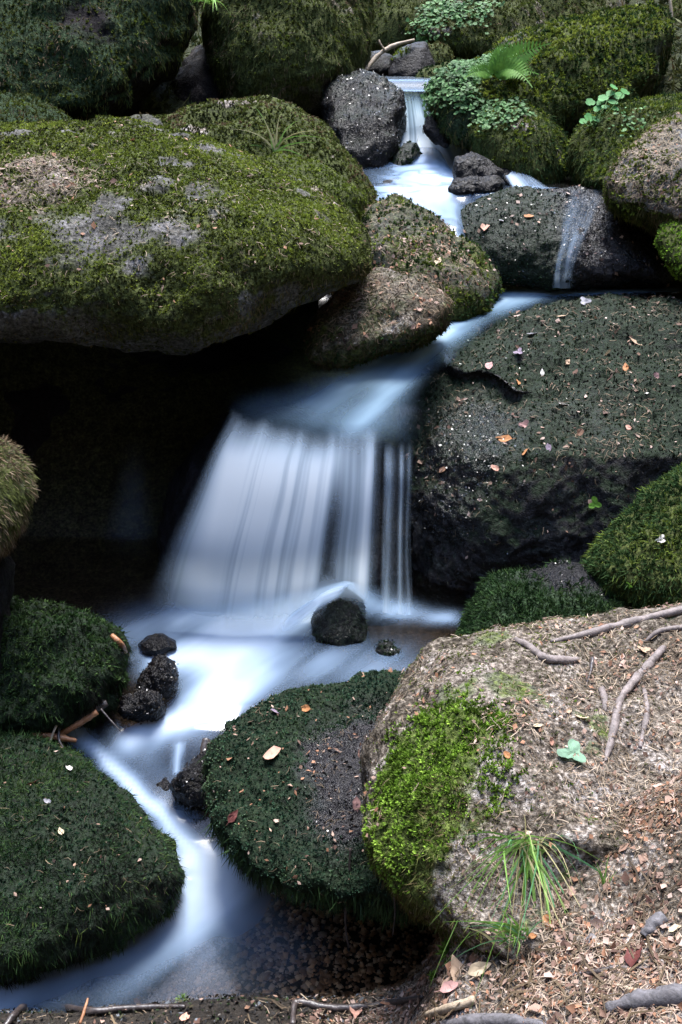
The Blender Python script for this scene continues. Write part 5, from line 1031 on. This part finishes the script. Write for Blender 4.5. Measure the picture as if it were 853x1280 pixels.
def leaf_mat(name, label, key, cx, cy, D, rad, n, size, cols):
    b_ = Buf(); r = ROCKS[key]; s = scatter(r, n, lambda V, N: blob(V, cx, cy, D, rad, .6, .6, 4, 6))
    if s is None: return
    P, N = s; ax = normalize(N * .6 + UP * .5 - FWD * .3 + .35 * RNG.normal(size=P.shape)); a = tangent(ax); c2 = np.cross(ax, a); z = (size * (.6 + .7 * RNG.random(len(P))))[:, None]; P = P + N * (.012 + .03 * RNG.random((len(P), 1)))
    V = np.stack([P + (a * math.cos(q) + c2 * math.sin(q)) * z * k + ax * z * .1 for q, k in zip(np.arange(7) / 7 * 6.283, (1.1, .9, .95, .75, .75, .95, .9))] + [P - ax * z * .1], 1)
    C = palette(P, cols, 8, 3, .3, 1.0); b_.add(V, np.array([[i, (i + 1) % 7, 7] for i in range(7)]), np.repeat(C[:, None], 8, 1))
    tag(b_.build(name, M_PLANT), label, None, None, 'stuff')
HB = [(.04, .10, .03), (.085, .19, .065), (.15, .28, .11)]
leaf_mat('herb_carpet', 'carpet of small pale green leaves on the steep boulder below the fern', 'fern_rock', 598, 110, 5.6, .26, 190, .0115, HB)
leaf_mat('herb_carpet', 'small pale green leaves on the left shoulder of the long boulder', 'long_right', 606, 96, 5.75, .26, 150, .0115, HB)
leaf_mat('herb_carpet', 'small pale leaves on the crown of the round shaggy boulder', 'round_mid', 628, 140, 5.3, .16, 90, .011, HB)
leaf_mat('herb_carpet', 'small herbs on the crest of the shaggy back boulder', 'back_a', 560, 18, 7.7, .3, 110, .016, HB)
leaf_mat('herb_carpet', 'small pale leaves on the right mossy boulder beside the clover', 'right_mossy', 790, 155, 4.95, .12, 25, .010, HB)
# little green moss clump by the bottom branch
def clump(px, py, rpx, label):
    p, n, k = hit(px, py); D = (p - CAM) @ FWD; r_ = rpx / FPX * D; m = 260
    d = normalize(RNG.normal(size=(m, 3)) * np.array([1, 1, .6]) + UP * .5 - FWD * .2); b_ = Buf()
    blades(b_, p + d * r_ * .35 * RNG.random((m, 1)), d, r_ * RNG.uniform(.4, .8, m), r_ * .12, np.tile((.04, .09, .01), (m, 1)), palette(p + d * .1, BRIGHT, 9, 2))
    o = b_.build('moss_clump', M_MOSS, None); o.data.transform(__import__('mathutils').Matrix.Translation(-Vector(p))); o.location = p; tag(o, label, 'moss')
clump(228, 1252, 12, 'little bright green moss clump at the end of the mossy branch')
clump(562, 1190, 20, 'green moss clump left of the upright beech leaf under the earthy boulder')
clump(545, 1222, 12, 'small green moss clump at the water edge below the upright beech leaf')

# ------------------------------------------------------------------ repeats share a group
GROUPS = {'boulder': 'mossy boulders of the gully', 'stone': 'stones in and beside the stream', 'fallen_leaf': 'fallen leaves on rocks and bank', 'exposed_root': 'tree roots on the earthy boulder', 'stick': 'sticks lying about',
          'twig': 'thin twigs', 'rootlet': 'rootlets hanging over the clear pool', 'grass_tuft': 'grass tufts', 'fallen_branch': 'branches along the bottom edge', 'buried_wood': 'wood half buried in needles', 'moss_clump': 'small moss clumps at the water edge', 'rock': None}
for o in list(COL.objects):
    if o.parent is None and o.get('category'):
        g = GROUPS.get(o.name.split('.')[0])
        if g: o['group'] = g
